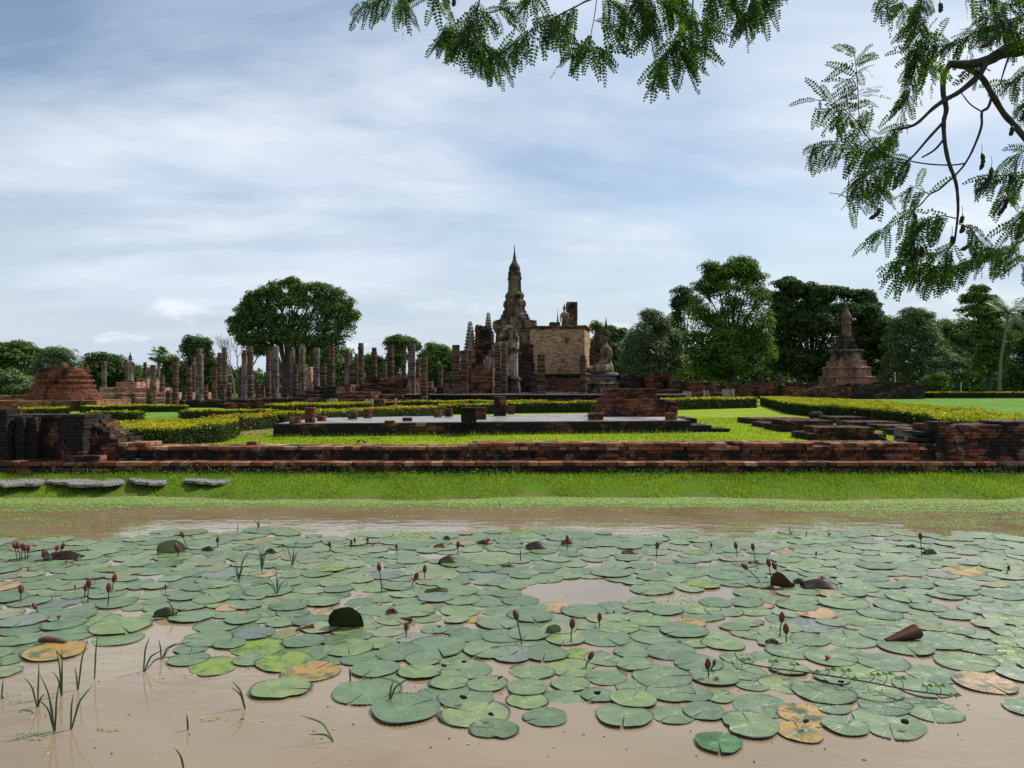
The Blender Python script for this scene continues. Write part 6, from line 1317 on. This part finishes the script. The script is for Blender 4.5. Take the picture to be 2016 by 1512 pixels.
# ------------------------------------------------------------------ tamarind tree overhead
def tamarind():
    random.seed(11); root = empty('tamarind_tree', (4.6, .9, .35), 'overhanging tamarind tree with feathery leaves and dark curved pods, framing top and right', 'tree'); O = Vector(root.location)
    def W(pts, D, j=.0): return [P(px, py, D+dd) for px, py, *r in pts for dd in ((r[0] if r else 0),)]
    def rel(mb): mb.v = [tuple(Vector(v)-O) for v in mb.v]
    mb = MB(); mb.tube(smooth_path([(4.6, .9, .2), (4.5, .95, 1.4), (4.3, 1.1, 2.6), (4.0, 1.3, 3.3)], 5), [.34-.008*i for i in range(16)], 12); rel(mb); mb.build('trunk', M_['bark_dark'], root, smooth=True)
    D = 3.1; u = D/F
    def branch(pts, w0, w1, D=D, world=None):
        pp = smooth_path((world or [])+W(pts, D), 4); n = len(pp); mb = MB()
        mb.tube(pp, [(w0+(w1-w0)*i/(n-1))*u/2*random.uniform(.92, 1.1) for i in range(n)], 8); rel(mb); mb.build('branch', M_['bark_dark'], root, smooth=True); return pp
    LV = []; LF = []
    def leaf(p, d, L):
        d = d.normalized(); nrm = Vector((random.gauss(0, .5), random.gauss(0, .6)-.5, random.gauss(0, .6)+.25)); s = d.cross(nrm)
        if s.length < .1: s = d.cross(Vector((1, 0, 0)))
        s.normalize(); n2 = s.cross(d); n = random.randint(10, 13); c = p.copy(); step = L/n; dd = d.copy()
        for i in range(n):
            dd = (dd+Vector((0, 0, -.045))).normalized(); c2 = c+dd*step
            b = len(LV); LV.extend([c-s*.0008, c+s*.0008, c2+s*.0008, c2-s*.0008]); LF.append((b, b+1, b+2, b+3))
            ll = .0205*math.sin(math.pi*(.22+.68*i/n))*random.uniform(.85, 1.1); lw = step*.46
            for q in (-1, 1):
                if random.random() < .04: continue
                sd_ = (s*q+dd*.28+n2*random.uniform(-.15, .25)).normalized(); b = len(LV)
                LV.extend([c2, c2+sd_*ll*.5-dd*lw, c2+sd_*ll, c2+sd_*ll*.5+dd*lw]); LF.append((b, b+1, b+2, b+3))
            c = c2
    def leafy(pp, start=0, dens=1.0, down=.8, L0=.115, spread=1.0):
        tot = 0
        for i in range(len(pp)-1):
            if i/len(pp) < start: continue
            seg = pp[i+1]-pp[i]; k = max(1, int(round(seg.length/.0072*dens)))
            for j in range(k):
                p = pp[i]+seg*random.random(); ax = seg.normalized(); sgn = random.choice((-1, 1))
                side = ax.cross(Vector((0, 1, 0))); side = side.normalized() if side.length > .05 else Vector((1, 0, 0))
                d = side*sgn*spread*random.uniform(.3, 1)+ax*random.uniform(.2, .9)+Vector((0, random.uniform(-.7, .7), -down*random.uniform(.4, 1.2)))
                leaf(p, d, L0*random.uniform(.65, 1.1))
    lw = [Vector((4.0, 1.3, 3.3)), Vector((3.2, 2.2, 3.55))]
    branch([(2190, 20), (2080, 62), (2016, 92), (1975, 103), (1942, 120), (1905, 127), (1868, 126)], 46, 13, world=lw)
    lim = [Vector((4.05, 1.25, 3.2)), Vector((3.0, 2.0, 4.1)), Vector((1.6, 2.8, 4.35)), Vector((.5, 3.1, 4.25)), Vector((-.4, 3.2, 4.1))]
    mb = MB(); pp = smooth_path(lim, 6); mb.tube(pp, [.10-.075*i/(len(pp)-1) for i in range(len(pp))], 8); rel(mb); mb.build('branch', M_['bark_dark'], root, smooth=True)
    b1 = branch([(1942, 122), (1925, 150), (1890, 180), (1860, 197), (1835, 215), (1800, 246), (1756, 256)], 13, 4, 3.08)
    branch([(1870, 127), (1858, 150), (1857, 185), (1863, 215), (1858, 240), (1860, 280), (1868, 320), (1882, 360), (1886, 400), (1885, 430), (1879, 478)], 12, 4)
    branch([(1893, 128), (1930, 150), (1950, 180), (1975, 222), (2000, 250), (2040, 300)], 11, 11, 3.14)
    e = branch([(1953, 190), (1945, 212), (1933, 221), (1932, 250), (1915, 295), (1898, 325), (1880, 345), (1850, 372), (1830, 383), (1810, 405), (1785, 420), (1752, 440)], 6, 2, 3.14)
    branch([(1933, 220), (1910, 205), (1892, 182)], 3, 2, 3.12)
    branch([(1858, 240), (1830, 270), (1800, 305), (1784, 318)], 6, 3); branch([(1860, 272), (1840, 295), (1815, 310)], 5, 3)
    branch([(1990, 100), (1978, 135), (1968, 168)], 5, 2); 
    # leafy twigs
    T = [([(1898, 322), (1870, 325), (1820, 322), (1760, 310), (1730, 295), (1700, 260), (1680, 232), (1640, 202), (1605, 197)], 3, .25, .9, 1.0), ([(1692, 245), (1690, 200), (1687, 150), (1682, 105)], 2, .2, .9, .5), ([(1760, 312), (1700, 296), (1650, 283), (1600, 292)], 2.5, .1, 1.0, .7),
         ([(1800, 246), (1770, 250), (1750, 275), (1735, 300)], 2, .1, 1.0, .8), ([(1780, 320), (1740, 325), (1700, 345), (1680, 370)], 2.2, .1, 1.0, 1.0), ([(1740, 325), (1730, 350), (1735, 380)], 2, 0, 1.0, .8), ([(1752, 440), (1740, 450), (1725, 462)], 2, 0, 1.0, .9),
         ([(1800, 410), (1790, 425), (1770, 430)], 2, 0, .9, 1.0), ([(1830, 383), (1810, 372), (1790, 365)], 2, 0, 1.0, .9), ([(2040, 460), (1990, 485), (1940, 505), (1890, 522), (1830, 528), (1775, 534)], 5, .1, 1.1, .8), ([(1879, 478), (1860, 500), (1845, 525), (1840, 545)], 3, 0, 1.1, .6),
         ([(1882, 430), (1850, 425), (1820, 440), (1800, 470), (1775, 500)], 2.5, .1, 1.2, .9), ([(1885, 440), (1910, 450), (1925, 470), (1940, 490)], 2, .1, .9, .8), ([(1850, 500), (1820, 500), (1790, 510), (1770, 530)], 2, 0, 1.0, .6),
         ([(2040, 20), (1980, 42), (1940, 56), (1890, 78), (1850, 92), (1812, 96), (1795, 98)], 3.5, .05, 1.1, .9), ([(1812, 96), (1830, 120), (1845, 140)], 1.5, 0, .8, .8), ([(1812, 96), (1800, 130), (1790, 175), (1775, 215)], 2, 0, 1.0, .7),
         ([(1850, 92), (1825, 70), (1800, 40), (1770, -10)], 2, 0, 1.0, 1.0), ([(1820, -20), (1810, 20), (1808, 50)], 2, 0, 1.0, .8), ([(1740, -30), (1745, 0), (1742, 12)], 2, 0, .9, .9), ([(1900, -20), (1950, 0), (2000, 10), (2040, -5)], 2.5, 0, 1.1, .9), ([(1960, 60), (2000, 65), (2040, 50)], 2.5, 0, 1.1, .8), ([(1980, 20), (1950, 30), (1925, 55)], 2, 0, 1.0, .9),
         ([(2040, 120), (2010, 150), (1985, 165)], 2, 0, 1.0, .7), ([(2050, 180), (2020, 200), (2000, 215)], 2, 0, 1.0, .9), ([(2060, 330), (2010, 345), (1975, 345), (1940, 345), (1925, 352)], 2.5, .1, .7, .9), ([(1990, 345), (1985, 370), (1975, 395)], 2, 0, .7, .8), ([(2060, 400), (2015, 420), (1990, 450)], 3, 0, 1.0, .9), ([(2050, 290), (2010, 300), (1990, 315)], 2, 0, .7, .8), ([(2050, 520), (2000, 500), (1960, 505)], 2, 0, .9, 1.0),
         ([(1665, 388), (1680, 395), (1720, 360)], 2, .3, .8, .9), ([(1950, 140), (1930, 130), (1915, 135)], 2, .3, .6, .9)]
    for (pts, w0, st, dn, down) in T:
        pp = branch(pts, w0, 1.4, D+random.uniform(-.25, .25)); leafy(pp, st, dn*1.0, down)
    branch([(1700, 362), (1680, 380), (1668, 388), (1650, 382), (1632, 380)], 2.5, 1.2); branch([(1668, 388), (1670, 365), (1672, 335), (1667, 330)], 2, 1); branch([(1668, 388), (1665, 402), (1655, 414)], 2, 1)
    # hanging sprays along the top
    top = [([(945, -40), (944, 0), (935, 35), (922, 62), (905, 85)], 4, .1, 1.3), ([(922, 62), (900, 60), (880, 68)], 2, 0, 1.0), ([(940, 20), (970, 25), (1000, 5)], 2, 0, 1.0), ([(925, 60), (950, 90), (975, 105)], 2, 0, 1.3), ([(905, 60), (880, 45), (872, 72)], 1.6, 0, .9), ([(930, 95), (960, 115), (985, 118)], 1.6, 0, 1.0),
           ([(1190, -25), (1150, 4), (1110, 25), (1060, 52), (1020, 80), (985, 110)], 4.5, .1, 1.0), ([(1080, 40), (1100, 50), (1115, 60)], 1.6, 0, .9), ([(1176, -30), (1172, 20), (1165, 60), (1160, 95)], 2, .55, .9), ([(1160, 92), (1140, 95), (1130, 100)], 1.4, 0, .9), ([(1160, 92), (1180, 95), (1190, 100)], 1.4, 0, .9),
           ([(1180, -30), (1200, 0), (1225, 15), (1240, 40)], 3, .1, 1.1), ([(1170, 40), (1190, 45), (1205, 50)], 1.6, 0, 1.0), ([(1260, -30), (1255, 10), (1262, 30)], 2, .1, 1.1), ([(1240, -30), (1280, 0), (1310, 10), (1335, 22)], 2.5, 0, 1.0), ([(1364, -40), (1364, 10), (1358, 45), (1340, 75), (1320, 100), (1300, 120)], 4, .1, 1.3), ([(1358, 40), (1385, 50), (1400, 60)], 2, 0, 1.1),
           ([(1340, 75), (1365, 90), (1385, 100)], 2, 0, 1.0), ([(1310, 110), (1300, 130), (1298, 145)], 1.6, 0, 1.3), ([(1330, 85), (1345, 110), (1350, 125)], 1.6, 0, 1.1), ([(1410, -30), (1400, 0), (1405, 20)], 2.4, 0, 1.2), ([(1330, -30), (1345, 0), (1350, 20)], 2.4, 0, 1.1), ([(1480, -30), (1478, 0), (1470, 30), (1465, 48)], 2.4, 0, 1.2), ([(1520, -30), (1505, 0), (1500, 18)], 2, 0, 1.2), ([(1450, -30), (1445, -5), (1448, 20)], 2, 0, 1.0),
           ([(830, -40), (800, -15), (765, -5), (735, 5), (715, 10)], 3, 0, .9), ([(800, -12), (790, 0), (795, 8)], 2, 0, 1.0), ([(870, -30), (850, -10), (862, 5)], 2, 0, .7), ([(1050, -30), (1045, -5), (1035, 5)], 2, 0, .8), ([(1290, 10), (1285, 40), (1280, 55)], 1.8, 0, 1.2)]
    for (pts, w0, st, dn) in top:
        dd = 2.95+random.uniform(-.2, .25); up_ = []
        if pts[0][1] < -15: a = P(pts[0][0], pts[0][1], dd); up_ = [Vector((a.x*1.02, 3.1, 4.2)), a+Vector((0, .03, .25))]
        pp = branch(pts, w0, 1.4, dd, world=up_); i0 = int(len(pp)*.4) if up_ else 0; leafy(pp[i0:], st, dn, .95, .125)
    link('leaves', np_mesh('leaves', [(Vector(v)-O)[:] for v in LV], LF), M_['tam_leaf'], root)
    for (px, py, a, L) in ((1945, 345, .4, 30), (1931, 318, .1, 30), (1973, 405, .5, 36), (1798, 435, .05, 28), (1892, 432, .3, 14), (1893, 450, .3, 16), (1722, 420, .8, 26), (1946, 78, .8, 36), (1960, 62, -.7, 26), (1972, 50, -.3, 24), (1985, 52, .3, 22), (1988, 352, 0, 18), (2010, 446, .1, 34), (1872, 474, .2, 18), (1902, 483, .9, 24), (1990, 258, .2, 16), (1676, 245, -.3, 14), (1760, 360, .1, 22), (1800, 500, 0, 20), (1812, 495, .1, 18), (1935, 365, 1.0, 30), (2014, 225, .4, 22), (892, 4, .1, 14), (810, -8, .8, 30), (1850, 15, 0, 16)):
        c = P(px, py, D+random.uniform(-.15, .1)); h = L*u/2*1.15; mb = MB(); n = 9; pts = []
        for i in range(n): t = -1+2*i/(n-1); off = .25*h*(1-t*t); v = Vector((off, 0, -t*h)); pts.append(c+Vector((v.x*math.cos(a)-v.z*math.sin(a)*-1, 0, v.z*math.cos(a)-v.x*math.sin(a))))
        mb.tube(pts, [.003]+[u*4.2*(.82+.3*(i % 2)) for i in range(n-2)]+[.003], 8); mb.tube([pts[0], pts[0]+Vector((.002, 0, .02)), pts[0]+Vector((.0, 0, .04))], .0011, 4); rel(mb); mb.build('pod', M_['pod'], root, smooth=True)
tamarind()
print('objects', len(bpy.data.objects))
